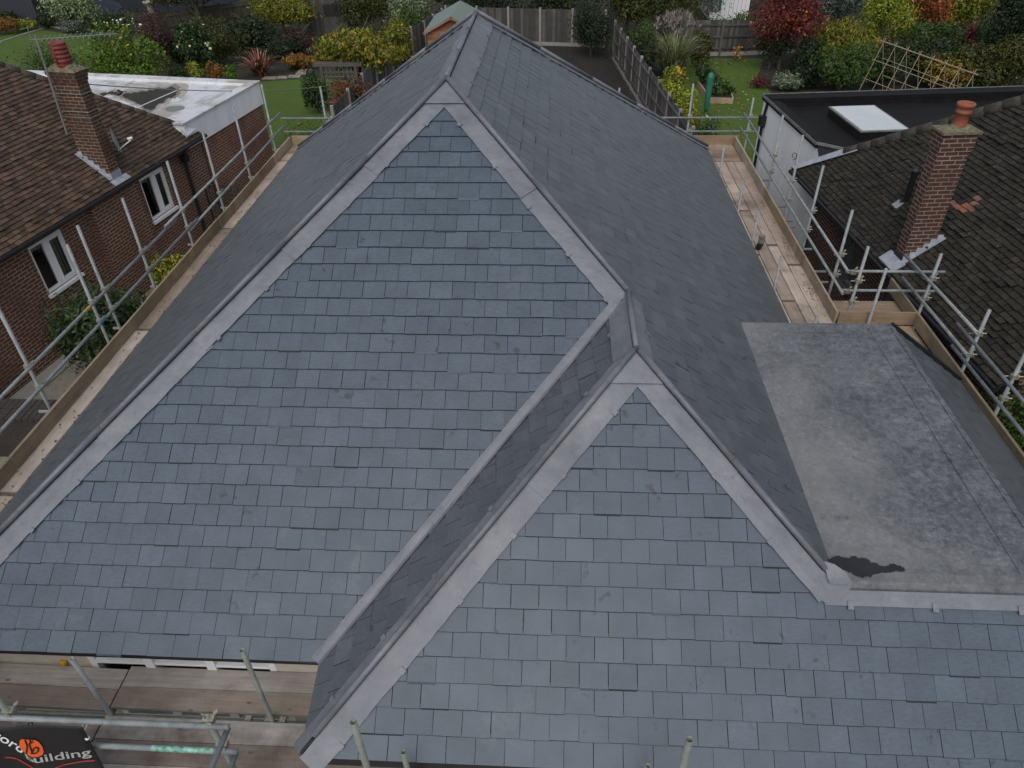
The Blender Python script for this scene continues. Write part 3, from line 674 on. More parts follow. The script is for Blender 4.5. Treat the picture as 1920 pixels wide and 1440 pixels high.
# tiled roof
EVX, EVZ, PT = .15, 2.68, R(40)
cy = toL(gz(378,253,2.66)).y
def rpL(d, y): return Vector((EVX-d*math.cos(PT)/math.cos(PT), y, EVZ+d*math.tan(PT)))
D = 4.4
o, _, fL_ = unit_roof('tile_roof', [rpL(0,-12), rpL(0,cy), rpL(D,cy-D), rpL(D,-12)], rpL(0,-12), Y, M['tile_brown'], HL, width=.168, gauge=.102, thick=.014, gap=.010, tilt=3.0, jit=.006, seed=21, base_mat=M['room_dark'])
obj('back_slope', MB().poly([rpL(0,cy), Vector((-9,cy,EVZ)), Vector((-9,cy-D,EVZ+D*math.tan(PT))), rpL(D,cy-D)]), M['tile_brown'], HL)
def hip_tiles(name, p, q, r, mat, parent, seg=.30):
    mb = MB(); Ln = (q-p).length; k = int(Ln/seg)
    for i in range(k):
        a, b = p+(q-p)*(i/k), p+(q-p)*((i+1)/k+.01); j = Vector((0,0,random.uniform(-.006,.006)))
        mb.tube(a+j, b+j, r*1.06, 12, r*.96)
    return obj(name, mb, mat, parent, smooth=True)
hip_tiles('hip_tiles', rpL(.35,cy-.35)+Z*.0, rpL(D,cy-D)+Z*.0, .088, M['hip_brown'], HL)
m = MB(); m.tube(rpL(0,-12)+Vector((.035,0,-.03)), rpL(0,cy+.02)+Vector((.035,0,-.03)), .045, 10); m.box(.04,.13,-12,cy-.05,2.56,2.64)
obj('gutter', m, M['black_plastic'], HL, smooth=False)
m = MB(); dp = wL(340,300).y; m.path([Vector((.2,dp,2.6)), Vector((.09,dp,2.35)), Vector((.09,dp,.0))], .045, 10); m.box(.04,.2,dp-.08,dp+.08,2.3,2.48)
obj('downpipe', m, M['black_plastic'], HL)
q = [toL(gz(345,234,3.1)), toL(gz(368,243,2.95)), toL(gz(352,256,2.85)), toL(gz(332,238,3.05))]
obj('corner_flashing', MB().prism(q[::-1], (0,0,.02)), M['lead_pale'], HL)
def window(parent, x, y0, y1, z0, z1, mat, out=1, split=.5, fr=.066, valance=True, sill=True, deep=.08, room=None):
    s = out; m = MB()
    def bx(a, b, y_0, y_1, z_0, z_1): m.box(min(a,b), max(a,b), y_0, y_1, z_0, z_1)
    xo, xi = x-s*.03, x-s*.09; ym = y0+(y1-y0)*split
    bx(xo,xi,y0,y0+fr,z0,z1); bx(xo,xi,y1-fr,y1,z0,z1); bx(xo,xi,y0+fr,y1-fr,z0,z0+fr); bx(xo,xi,y0+fr,y1-fr,z1-fr,z1); bx(xo+s*.005,xi,ym-fr*.9,ym+fr*.9,z0+fr,z1-fr)
    bx(xo+s*.012,xi+s*.01,ym+fr*.9,ym+fr*1.6,z0+fr,z1-fr); bx(xo+s*.012,xi+s*.01,y1-fr*1.6,y1-fr,z0+fr,z1-fr); bx(xo+s*.012,xi+s*.01,ym+fr*1.6,y1-fr*1.6,z0+fr,z0+fr*1.7); bx(xo+s*.012,xi+s*.01,ym+fr*1.6,y1-fr*1.6,z1-fr*1.7,z1-fr)
    wo = obj('window', m, mat, parent)
    obj('pane', MB().poly([(x-s*.06,y0+.03,z0+.03),(x-s*.06,y1-.03,z0+.03),(x-s*.06,y1-.03,z1-.03),(x-s*.06,y0+.03,z1-.03)]), M['glass'], wo)
    if sill: mm = MB(); mm.box(min(x-s*.09,x+s*.07),max(x-s*.09,x+s*.07),y0-.03,y1+.05,z0-.07,z0-.002); obj('sill', mm, mat, wo)
    b = x-s*.75
    obj('interior', MB().poly([(b,y0-.6,z0-.4),(b,y1+.6,z0-.4),(b,y1+.6,z1+.3),(b,y0-.6,z1+.3)]).poly([(b,y0-.6,z0-.35),(x-s*.11,y0-.6,z0-.35),(x-s*.11,y1+.6,z0-.35),(b,y1+.6,z0-.35)]), room or M['room_dark'], wo)
    if room: obj('blind', MB().poly([(x-s*.13,y0,z0),(x-s*.13,y1,z0),(x-s*.13,y1,z1),(x-s*.13,y0,z1)]), room, wo)
    if valance:
        cu = MB(); xx = x-s*.14; n = 28
        for i in range(n):
            a, b2 = y0+(y1-y0)*i/n, y0+(y1-y0)*(i+1)/n
            da = .17+.035*abs(math.sin(i*.45)); db = .17+.035*abs(math.sin((i+1)*.45)); wv = .01*math.sin(i*1.3)
            cu.poly([(xx+wv,a,z1),(xx+wv,b2,z1),(xx+wv,b2,z1-db),(xx+wv,a,z1-da)])
        for i in range(10):
            a, b2 = y1-.26+.024*i, y1-.26+.024*(i+1); wv = .02*math.sin(i*1.7)
            cu.poly([(xx-s*.03+wv,a,z1),(xx-s*.03-wv,b2,z1),(xx-s*.03-wv,b2,z0),(xx-s*.03+wv,a,z0)])
        obj('curtain', cu, M['curtain'], wo)
    return wo
window(HL, 0, w1a, w1b, ZS, ZH, M['upvc'], split=.48)
window(HL, 0, w2a, w2b, ZS, ZH, M['upvc'], split=.52)
obj('plinth_slab', MB().box(.01,.42,-6,1.1,.0,.05), M['concrete'], HL)
# chimney
cb = toL(gz(198,343,2.72)); cY0, cY1 = cb.y-.0, cb.y+.31; cX1, cX0 = .04, -.60
m = MB(); m.box(cX0,cX1,cY0,cY1,2.5,4.95)
for i, e in enumerate((.02,.035,.05)): m.box(cX0-e,cX1+e,cY0-e,cY1+e,4.95+.075*i+.001,4.95+.075*(i+1))
ch = obj('chimney', m, M['brick_chimney'], HL)
m = MB(); mz = 5.176; m.hexa([(cX0-.06,cY0-.06,mz),(cX1+.06,cY0-.06,mz),(cX1+.06,cY1+.06,mz),(cX0-.06,cY1+.06,mz)], [(cX0+.1,cY0+.07,mz+.12),(cX1-.1,cY0+.07,mz+.12),(cX1-.1,cY1-.07,mz+.12),(cX0+.1,cY1-.07,mz+.12)])
obj('mortar_cap', m, M['cap_mortar'], ch)
pc = ((cX0+cX1)/2+.02, (cY0+cY1)/2, mz+.06); prof = [(.14,0),(.155,.06)]
for i in range(4): z0 = .10+i*.085; prof += [(.145,z0),(.165,z0+.016),(.17,z0+.062),(.135,z0+.072)]
prof += [(.165,.46),(.165,.49),(.12,.49),(.11,.36)]
m = MB().lathe(pc, prof, 22)
for i in range(3): a = -PI/2+i*2*PI/3; m.box(pc[0]+.155*math.cos(a)-.015, pc[0]+.155*math.cos(a)+.015, pc[1]+.155*math.sin(a)-.015, pc[1]+.155*math.sin(a)+.015, pc[2]+.1, pc[2]+.46)
obj('chimney_pot', m, M['terracotta_red'], ch, smooth=True)
def flash(parent, xs, y, zf, side, mat, n=6, h=.16):
    m = MB(); x0, x1 = xs
    for i in range(n):
        a, b = x0+(x1-x0)*i/n, x0+(x1-x0)*(i+1)/n; za, zb_ = zf(a), zf(b); t = max(za, zb_)+h*.55
        m.prism([(a,y,za-.01),(b,y,zb_-.01),(b,y,t),(a,y,t)] if side < 0 else [(b,y,zb_-.01),(a,y,za-.01),(a,y,t),(b,y,t)], (0,side*.008,0))
        m.prism([(a,y+side*.0,za+.055),(b,y+side*.0,zb_+.055),(b,y+side*.10,zb_+.06),(a,y+side*.10,za+.06)], (0,0,.006))
    return obj('step_flashing', m, mat, parent)
zfL = lambda x: EVZ+(EVX-x)*math.tan(PT)
flash(ch, (cX0-.05, cX1), cY0-.002, zfL, -1, M['lead_pale'])
m = MB(); m.hexa([(cX1+.005,cY0-.12,zfL(cX1)+.02),(EVX+.02,cY0-.12,EVZ+.03),(EVX+.02,cY1+.14,EVZ+.03),(cX1+.005,cY1+.14,zfL(cX1)+.02)],[(cX1+.005,cY0-.12,zfL(cX1)+.04),(EVX+.02,cY0-.12,EVZ+.045),(EVX+.02,cY1+.14,EVZ+.045),(cX1+.005,cY1+.14,zfL(cX1)+.04)]); m.box(cX1+.002,cX1+.012,cY0-.01,cY1+.01,zfL(cX1),zfL(cX1)+.2)
obj('front_flashing', m, M['lead_pale'], ch)
# aerial and dish fixed to the chimney
my = cY0-.14
mb_, mt_ = pL(126,252,my), pL(66,66,my); bo0, bo1 = pL(56,75,my), pL(220,63,my)
wl_ = lambda p: OL+exL*p.x+eyL*p.y+Z*p.z
tvb = wl_(mb_)
TV = thing('television_aerial', tvb, 'tall grey aerial mast with long toothed boom strapped to the left chimney', 'aerial')
obj('mast', MB().tube(tvb, wl_(mt_), .022, 8), M['steel_dull'], TV)
m = MB(); a, b = wl_(bo0), wl_(bo1); m.tube(a, b, .011, 6); dr = (b-a).normalized(); sdv = dr.cross(Z).normalized()
for i in range(14):
    c = a+dr*((b-a).length*(.16+.84*i/14)); m.beam(c-sdv*.085+Z*.05, c+sdv*.085-Z*.03, .012, .006); m.beam(c-sdv*.03-Z*.04, c+sdv*.03+Z*.04, .01, .006)
for sgn in (-1, 1):
    for k in (-.1, 0, .1): m.tube(a+dr*.05+Z*(k+sgn*.13)-sdv*.16, a+dr*.05+Z*(k+sgn*.13)+sdv*.16, .006, 5)
m.tube(a+dr*.05-Z*.24, a+dr*.05+Z*.24, .008, 5)
obj('boom', m, M['steel_dull'], TV)
m = MB(); zst = mb_.z+.35
for zz in (zst, zst+.12, 4.72):
    for p, q_ in (((mb_.x,my+.02),(cX0-.01,cY0-.012)),((cX0-.01,cY0-.012),(cX1+.012,cY0-.012)),((cX1+.012,cY0-.012),(cX1+.012,cY1))): m.tube(wl_(Vector((p[0],p[1],zz))), wl_(Vector((q_[0],q_[1],zz))), .009, 5)
obj('lashing_wire', m, M['steel_dull'], TV)
dc = wl_(pL(213,263,cY1+.12))
SD = thing('satellite_dish', dc, 'small grey satellite dish seen edge on, bracketed to the brick chimney side', 'satellite dish')
dn = Vector((.86,.50,.10)).normalized(); du = Z.cross(dn).normalized(); dv_ = dn.cross(du); V_ = []; F_ = []
nr, na = 5, 20
for i in range(nr+1):
    for j in range(na):
        r_ = .31*i/nr; a = 2*PI*j/na; V_.append(dc+du*(r_*.92*math.cos(a))+dv_*(r_*math.sin(a))+dn*(.55*r_*r_))
for i in range(nr):
    for j in range(na): F_.append((i*na+j, i*na+(j+1) % na, (i+1)*na+(j+1) % na, (i+1)*na+j))
n_ = len(V_); V2 = [v-dn*.012 for v in V_]; F2 = [tuple(k+n_ for k in f[::-1]) for f in F_]
obj('reflector', MB().add(V_+V2, F_+F2), M['dish_grey'], SD, smooth=True)
ln = dc+dn*.33-Z*.10
m = MB(); m.path([dc-Z*.24+dn*.02, ln], .012, 6); m.tube(ln, ln+Z*.06, .028, 8); m.tube(ln-dn*.04+Z*.05, ln+dn*.07+Z*.05, .03, 8)
obj('receiver_arm', m, M['upvc'], SD)
m = MB(); m.path([dc-dn*.02, dc-dn*.10-Z*.02, wl_(Vector((cX1-.1,cY1,dc.z-.02)))], .022, 8); m.beam(dc-dn*.1-Z*.1, dc-dn*.1+Z*.08, .06, .06)
obj('bracket', m, M['steel_dull'], SD)

# ================================================================== RIGHT HOUSE
AR = math.atan(.0945); OR = Vector((6.17,17.07,0)); exR = Vector((math.cos(AR), math.sin(AR), 0)); eyR = Vector((-math.sin(AR), math.cos(AR), 0))
def toR(P): d = Vector(P)-OR; return Vector((d.dot(exR), d.dot(eyR), d.z))
def wR(px, py, x=0.0): return toR(gpl(px, py, OR+exR*x, exR))
HR = thing('brick_house', OR, 'dark mossy tiled house with white rendered extension under black flat roof', 'house', rz=AR, local=True)
PZ = 3.2; far = toR(gz(1435,178,PZ)).y
nx = toR(gz(1602,284,PZ))
m = MB(); wyb = -.55
m.poly([(0,far,0),(0,wyb,0),(0,wyb,2.6),(0,0,PZ-.12),(0,far,PZ-.12)]); m.poly([(0,far,0),(9,far,0),(9,far,PZ-.12),(0,far,PZ-.12)][::-1])
obj('rendered_wall', m, M['render'], HR)
m = MB(); e = .05
m.box(-e, 9, far-.38, far+e, PZ-.12, PZ); m.hexa([(-e,0,PZ-.12),(.36,0,PZ-.12),(.36,far-.38,PZ-.12),(-e,far-.38,PZ-.12)],[(-e,0,PZ),(.30,0,PZ-.05),(.30,far-.38,PZ-.05),(-e,far-.38,PZ)])
obj('parapet_kerb', m, M['edpm'], HR)
m = MB(); m.box(-e-.015, -e-.002, -.02, far+e+.015, PZ-.05, PZ+.02); m.box(-e-.015, 9, far+e+.002, far+e+.015, PZ-.05, PZ+.02)
m.beam((-.05,-.01,PZ-.0), (nx.x,nx.y,PZ-.0), .03, .06)
obj('edge_trim', m, M['steel_dull'], HR)
fz = 2.98
obj('flat_roof', MB().prism([(.3,far-.38,fz-.2),(.05,.02,fz-.2),(nx.x,nx.y,fz-.2),(8.6,nx.y-8,fz-.2),(9,far-.38,fz-.2)], (0,0,.2)), M['edpm'], HR)
obj('upstand', MB().box(.3, 9, far-.40, far-.379, fz, PZ-.125), M['black_plastic'], HR)
c_ = toR(gz(1484,317,2.5)); cx_, cyR = c_.x, c_.y
PR = R(38.5)
def rpR(d, y): return Vector((cx_+d, y, 2.5+d*math.tan(PR)))
m = MB(); m.poly([(0,-.01,2.4),(nx.x,nx.y,2.4),(nx.x,nx.y,PZ-.03),(0,-.01,PZ-.03)][::-1]); obj('lead_cladding', m, M['slate_blue'], HR)
DR = 5.2
newp = [(1793,377),(1789,386),(1798,391),(1812,385),(1816,396),(1824,391),(1833,377)]
eP = rpR(0,-8.4); sv = Vector((math.cos(PR),0,math.sin(PR))); NR_ = Vector((-math.sin(PR),0,math.cos(PR)))
def onR(px, py):
    P = toR(gpl(px, py, OR+exR*eP.x+eyR*eP.y+Z*eP.z, exR*NR_.x+Z*NR_.z)); d = P-eP; return d.y, d.dot(sv)
nuv = [onR(*p) for p in newp]
sk = lambda u, v: any(abs(u-a) < .085 and abs(v-b) < .055 for a, b in nuv)
o, mb2, _ = unit_roof('tile_roof', [rpR(0,-8.4), rpR(0,cyR), rpR(.78,cyR-.80), rpR(DR,cyR-DR), rpR(DR,-8.4)], eP, Y, M['tile_black'], HR, width=.168, gauge=.102, thick=.016, gap=.016, tilt=4.5, jit=.009, seed=22, skip=sk, base_mat=M['room_dark'], bow=.010)
obj('replacement_tiles', mb2, M['tile_new'], o)
obj('back_slope', MB().poly([rpR(0,cyR), rpR(DR,cyR-DR), Vector((9,cyR-DR,rpR(DR,0).z)), Vector((9,cyR,2.5))]), M['tile_black'], HR)
hip_tiles('hip_tiles', rpR(.80,cyR-.82)+Z*.02, rpR(DR,cyR-DR)+Z*.02, .12, M['ridge_moss'], HR)
q = [rpR(.02,cyR+.0)+NR_*.075, rpR(.02,cyR-.22)+NR_*.075, rpR(.95,cyR-1.12)+NR_*.075, rpR(1.05,cyR-.95)+NR_*.085]
obj('abutment_flashing', MB().prism([p for p in q], NR_*.01), M['lead_pale'], HR)
wx = .04
wya, wyb2 = wR(1572,462,wx).y, wR(1625,470,wx).y
wr0, wr1 = wR(1626,440,wx).y, wR(1580,440,wx).y
dY0, dY1 = wR(1700,560,wx).y, wR(1655,560,wx).y
zt = 2.3
m = MB(); m.poly([(wx,-8.2,0),(DR+cx_,-8.2,0),(DR+cx_,-8.2,2.5+DR*.75),(wx,-8.2,2.6)]); rwall(m, wx, -8.2, -.5, 0, 2.5, [(min(wr0,wr1), max(wr0,wr1), 1.0, 2.2), (min(dY0,dY1), max(dY0,dY1), 0.02, 2.15)], dx=.1)
obj('wall', m, M['brick_right'], HR)
window(HR, wx, min(wr0,wr1), max(wr0,wr1), 1.0, 2.2, M['frame_grey'], out=-1, valance=False, split=.5, room=M['blind_grey'])
m = MB(); m.box(wx+.03,wx+.08,min(dY0,dY1),max(dY0,dY1),.02,2.15); obj('door', m, M['door_grey'], HR)
m = MB(); m.tube(rpR(0,-8.4)+Vector((-.04,0,-.03)), rpR(0,cyR-.05)+Vector((-.04,0,-.03)), .05, 10); m.box(cx_+.02,wx,-8.3,cyR-.1,2.38,2.41)
obj('gutter', m, M['black_plastic'], HR)
m = MB(); dy = wR(1447,200,-.04).y
m.path([Vector((-.02,far-.35,PZ-.1)), Vector((-.06,far-.35,PZ-.45)), Vector((-.06,far-.35,0))], .04, 8); m.box(-.15,-.005,far-.45,far-.25,PZ-.72,PZ-.45)
obj('rainwater_pipe', m, M['black_plastic'], HR)
for i, (a, b) in enumerate((((1720,590),(1735,700)),)):
    p = wR(1716,560,-.10); m = MB()
    m.tube(Vector((-.12,p.y,2.45)), Vector((-.12,p.y,1.9)), .075, 14); m.lathe((-.12,p.y,1.95), [(.11,0),(.12,.03),(.12,.08),(.10,.1)], 16); m.lathe((-.12,p.y,2.12), [(.09,0),(.11,.02),(.11,.06),(.09,.08)], 16)
    m.path([Vector((-.12,p.y,1.95)), Vector((-.14,p.y-.5,1.45)), Vector((-.14,p.y-.75,.9)), Vector((-.14,p.y-.75,0))], .085, 14)
    obj('soil_pipe', m, M['black_plastic'], HR, smooth=False)
m = MB(); cw = toR(gz(1487,316,2.55)); pts_ = []
for i in range(16): a = -PI/2+i*PI*2/15; r_ = .10-.0045*i; pts_.append(Vector((cw.x-.05+r_*math.cos(a)*.8, cw.y, 2.86+r_*math.sin(a))))
m.path([Vector((cw.x+.03,cw.y,2.5)), Vector((cw.x+.03,cw.y,2.8))]+pts_, .009, 6)
obj('scroll_finial', m, M['black_plastic'], HR)
# skylight
sp_ = [toR(gz(px, py, 3.22)) for px, py in ((1550,200),(1637,197),(1710,243),(1618,247))]
sx0, sx1, sy0, sy1 = (sp_[0].x+sp_[3].x)/2, (sp_[1].x+sp_[2].x)/2, (sp_[2].y+sp_[3].y)/2, (sp_[0].y+sp_[1].y)/2
sky_ = obj('skylight', MB().box(sx0+.02,sx1-.02,sy0+.02,sy1-.02,fz-.01,3.19), M['black_plastic'], HR)
obj('skylight_frame', MB().box(sx0,sx1,sy0,sy1,3.192,3.225), M['steel_dull'], sky_)
obj('pane', MB().box(sx0+.06,sx1-.05,sy0+.05,sy1-.05,3.2252,3.232), M['rooflight_reflection'], sky_)
# chimney
b_ = toR(gpl(1688,496, OR+exR*eP.x+eyR*eP.y+Z*eP.z, exR*NR_.x+Z*NR_.z))
kx0, ky0 = b_.x, b_.y; kx1, ky1 = kx0+.51, ky0+.27
m = MB(); m.box(kx0,kx1,ky0,ky1,2.3,4.72)
for i, e in enumerate((.015,.03,.03,.03)): m.box(kx0-e,kx1+e,ky0-e,ky1+e,4.72+.075*i+.001,4.72+.075*(i+1))
ck = obj('chimney', m, M['brick_right'], HR)
m = MB().hexa([(kx0-.07,ky0-.07,5.021),(kx1+.07,ky0-.07,5.021),(kx1+.07,ky1+.07,5.021),(kx0-.07,ky1+.07,5.021)],[(kx0-.07,ky0-.07,5.06),(kx1+.07,ky0-.07,5.06),(kx1+.07,ky1+.07,5.06),(kx0-.07,ky1+.07,5.06)])
m.hexa([(kx0-.03,ky0-.03,5.061),(kx1+.05,ky0-.03,5.061),(kx1+.05,ky1+.03,5.061),(kx0-.03,ky1+.03,5.061)],[(kx0+.15,ky0+.1,5.13),(kx1-.15,ky0+.1,5.13),(kx1-.15,ky1-.1,5.13),(kx0+.15,ky1-.1,5.13)])
obj('mortar_cap', m, M['cap_mortar'], ck)
obj('chimney_pot', MB().lathe(((kx0+kx1)/2+.03,(ky0+ky1)/2+.03,5.08), [(.125,0),(.11,.05),(.108,.22),(.122,.225),(.126,.255),(.114,.265),(.118,.32),(.138,.33),(.141,.375),(.127,.385),(.102,.385),(.098,.22)], 22), M['terracotta'], ck, smooth=True)
zfR = lambda x: 2.5+(x-cx_)*math.tan(PR)
flash(ck, (kx1+.1, kx0), ky0-.002, zfR, -1, M['lead_pale'])
m = MB(); m.hexa([(cx_-.02,ky0-.15,2.56),(kx0,ky0-.15,zfR(kx0)+.06),(kx0,ky1+.15,zfR(kx0)+.06),(cx_-.02,ky1+.15,2.56)],[(cx_-.02,ky0-.15,2.58),(kx0,ky0-.15,zfR(kx0)+.09),(kx0,ky1+.15,zfR(kx0)+.09),(cx_-.02,ky1+.15,2.58)])
obj('front_flashing', m, M['lead_pale'], ck); obj('apron', MB().box(kx0-.014,kx0-.002,ky0-.01,ky1+.01,zfR(kx0),zfR(kx0)+.17), M['slate_blue'], ck)
ua, va_ = onR(1690,382); fb_ = eP+Y*ua+sv*va_
m = MB(); m.path([fb_, fb_+Z*.12+Vector((.05,-.03,0)), fb_+Z*.62+Vector((.05,-.03,0))], .055, 12); m.lathe(fb_+Z*.6+Vector((.05,-.03,0)), [(.07,0),(.075,.08),(.05,.1)], 14)
obj('roof_flue', m, M['black_plastic'], HR)
m = MB(); m.prism([fb_+NR_*.03-sv*.14-Y*.1, fb_+NR_*.03+sv*.02-Y*.1, fb_+NR_*.03+sv*.02+Y*.1, fb_+NR_*.03-sv*.14+Y*.1], NR_*.02); obj('flue_flashing', m, M['steel'], HR)

# ================================================================== SCAFFOLDING
TR = .0242
def scaffold(label, loc): return thing('scaffold', loc, label, 'scaffold')
def coupler(mb, c, ax=Y):
    c = Vector(c); mb.beam(c-Z*.028, c+Z*.028, .066, .066); mb.beam(c-ax*.03+Vector((.03,0,0)), c+ax*.03+Vector((.03,0,0)), .062, .06)
    mb.tube(c+Vector((.02,-.05,.035)), c+Vector((.075,-.06,.045)), .009, 6); mb.tube(c+Vector((-.03,.05,-.03)), c+Vector((-.085,.06,-.035)), .009, 6)
    mb.beam(c+Vector((.05,.03,.04)), c+Vector((.085,.05,.06)), .03, .012)
def pole(par, base, top, zc=(), mat=None, ax=Y, z0=0):
    o = obj('pole', MB().tube((base[0],base[1],z0), (base[0]+random.uniform(-.01,.01),base[1]+random.uniform(-.01,.01),top), TR, 14, hollow=.005), mat or M['steel'], par, smooth=True)
    for z in zc: mb = MB(); coupler(mb, (base[0], base[1], z), ax); obj('coupler', mb, M['coupler'], o)
    return o
def rail(par, p, q, mat=None, name='guard_rail'): return obj(name, MB().tube(p, q, TR, 14, hollow=.005), mat or M['steel'], par, smooth=True)
def bar(name, par, x0, x1, y0, y1, z0, z1, mat):
    o = obj(name, MB().box(x0, x1, y0, y1, z0, z1), mat, par)
    if name == 'scaffold_board':
        mb = MB(); g = .0015
        if x1-x0 < y1-y0:
            for a, b in ((y0-g, y0+.03), (y1-.03, y1+g)): obj('end_band', MB().box(x0-g, x1+g, a, b, z0-g, z1+g), M['band'], o)
        else:
            for a, b in ((x0-g, x0+.03), (x1-.03, x1+g)): obj('end_band', MB().box(a, b, y0-g, y1+g, z0-g, z1+g), M['band'], o)
    return o
def gx(px, py, x): return gpl(px, py, (x,0,0), X)
BZ = 2.6
# ---- left run
SL = scaffold('long galvanised scaffold walkway beside the left slate slope, facing the brown tiled bungalow', (-6.9, 11, 0))
XR, XP, XT = -7.06, -7.12, -6.87
u0, u1 = gx(0,747,XR), gx(525,212,XR); l0, l1 = gx(0,807,XR), gx(532,237,XR)
zu, zl = (u0.z+u1.z)/2, (l0.z+l1.z)/2
rail(SL, (XR,3.2,zu), (XR,12.35,zu)); rail(SL, (XR,11.9,zu+.055), (XR,u1.y,zu)); rail(SL, (XR,3.2,zl), (XR,13.1,zl)); rail(SL, (XR,12.7,zl-.05), (XR,l1.y,zl))
for b, t in (((115,750),(28,572)),((223,625),(158,459)),((246,600),(179,422)),((310,526),(259,371)),((377,446),(337,302)),((437,381),(401,246)),((484,324),(454,198)),((531,272),(507,158))):
    P, zt_ = height(b, t, BZ+.2); pole(SL, (XP,P.y), zt_, (zu, zl))
for y0, y1 in ((2.5,6.42),(6.45,10.35),(10.33,12.28),(12.3,13.6),(13.62,17.2),(17.22,18.62)):
    j = random.uniform(-.012,.012); bar('toe_board', SL, XT-.038+j, XT+j, y0, y1, BZ, BZ+.225, M['toe_y'])
for i, x0 in enumerate((-6.865,-6.635,-6.405,-6.175)):
    ys = ((2.5,6.0),(6.01,9.75),(9.77,13.6),(13.61,17.5)) if i % 2 == 0 else ((2.5,7.6),(7.62,10.4),(10.42,14.2),(14.22,17.5))
    for y0, y1 in ys: bar('scaffold_board', SL, x0+random.uniform(0,.006), x0+.225, y0, y1, BZ-.038, BZ+random.uniform(-.002,.004), M['board_y'])
for y in (7.7,9.9,11.3,13.0,14.8,16.6,18.5): rail(SL, (-7.35,y,BZ-.07), (-6.02,y,BZ-.07), name='transom')
rail(SL, (-7.08,2.5,BZ-.13), (-7.08,18.9,BZ-.13), name='ledger')
for y in (6.43,10.34,13.61): obj('board_clip', MB().box(XT+.001,XT+.006,y-.04,y+.04,BZ+.02,BZ+.2), M['steel_dull'], SL)
# paint bands on the rails
def band(par, x, z, ya, yb, mat): obj('paint_band', MB().tube((x,ya,z),(x,yb,z),TR+.0015,14,caps=False), mat, par, smooth=True)
M['blue_paint'] = plain('blue_paint', (.06,.17,.30), .5, 0, .3, 30); M['yellow_paint'] = plain('yellow_paint', (.40,.26,.07), .5, 0, .3, 30)
band(SL, XR, zl, gx(186,607,XR).y, gx(198,596,XR).y, M['blue_paint']); band(SL, XR, zu, gx(157,585,XR).y, gx(168,574,XR).y, M['yellow_paint'])
# ---- back run
SB = scaffold('short galvanised scaffold bridge across the far end of the slate roof above the bare soil', (-1.2, 18.7, 0))
YB = 18.95
zbu, zbl = gy(580,222,YB).z, gy(580,247,YB).z
xa = gy(527,222,YB).x
rail(SB, (xa,YB,zbu), (gy(1420,223,YB).x,YB,zbu)); rail(SB, (gy(533,246,YB).x,YB,zbl), (gy(1414,249,YB).x,YB,zbl))
for b, t in (((612,230),(602,162)),((1160,185),(1160,165)),((1288,252),(1297,157)),((1395,280),(1405,183))):
    P = gy(b[0], b[1], YB+.06); d = ray(*t); k = math.hypot(P.x,P.y)/math.hypot(d.x,d.y); pole(SB, (P.x,YB+.06), CAM_Z+d.z*k, (zbu, zbl), ax=X)
bar('toe_board', SB, -6.86, -4.0, 18.68, 18.72, BZ, BZ+.225, M['toe_x']); bar('toe_board', SB, -3.98, .2, 18.68, 18.72, BZ, BZ+.225, M['toe_x']); bar('toe_board', SB, .22, 4.75, 18.68, 18.72, BZ, BZ+.225, M['toe_x'])
for i in range(5):
    for x0, x1 in ((-6.86,-2.9),(-2.88,1.0),(1.02,4.62)): bar('scaffold_board', SB, x0, x1, 17.53+i*.23, 17.53+i*.23+.224, BZ-.038+.002*(i % 2), BZ+.002*(i % 2)+.003, M['toe_x'])
# ---- right run
SR = scaffold('galvanised scaffold walkway with three boards beside the right slate slope and white rendered wall', (4.6, 14, 0))
XR2, XP2, XT2 = 4.82, 4.88, 4.66
v0, v1 = gx(1395,214,XR2), gx(1588,503,XR2); m0, m1 = gx(1388,238,XR2), gx(1577,545,XR2)
zu2, zl2 = (v0.z+v1.z)/2, (m0.z+m1.z)/2
rail(SR, (XR2,v1.y-.1,zu2), (XR2,v0.y,zu2)); rail(SR, (XR2,m1.y-.1,zl2), (XR2,m0.y,zl2))
for b, t in (((1423,333),(1444,215)),((1454,385),(1479,253)),((1488,443),(1516,310)),((1538,527),(1571,394)),((1571,578),(1601,462))):
    P, zt_ = height(b, t, BZ+.2); pole(SR, (XP2,P.y), zt_, (zu2, zl2))
for b, t in (((1350,325),(1357,272)),((1384,398),(1393,340)),((1410,455),(1422,396)),((1451,545),(1465,480))):
    P, zt_ = height(b, t, BZ); pole(SR, (P.x,P.y), zt_)
P, zt_ = height((1526,612),(1530,591), BZ); pole(SR, (P.x,P.y), zt_)
for y0, y1 in ((10.22,13.1),(13.12,15.3),(15.32,18.66)): bar('toe_board', SR, XT2-.038, XT2+random.uniform(-.006,.006), y0, y1, BZ, BZ+.225, M['toe_y'])
for i, x0 in enumerate((3.735,3.965,4.195,4.39)):
    for y0, y1 in (((8.6,12.6),(12.62,15.9),(15.92,17.5)),((8.6,10.9),(10.92,14.6),(14.62,17.5)),((8.6,13.0),(13.03,17.5)),((8.6,12.2),(12.22,17.5)))[i]:
        bar('scaffold_board', SR, x0+.007, x0+(.222 if i < 2 else .19 if i < 3 else .255), y0, y1, BZ-.038+.0015*i, BZ+.0015*i, M['board_y'])
for y in (10.9,11.7,12.1,13.0,14.0,14.3,15.0,16.5): rail(SR, (3.7,y,BZ-.07), (random.uniform(4.9,5.15),y,BZ-.07), name='transom')
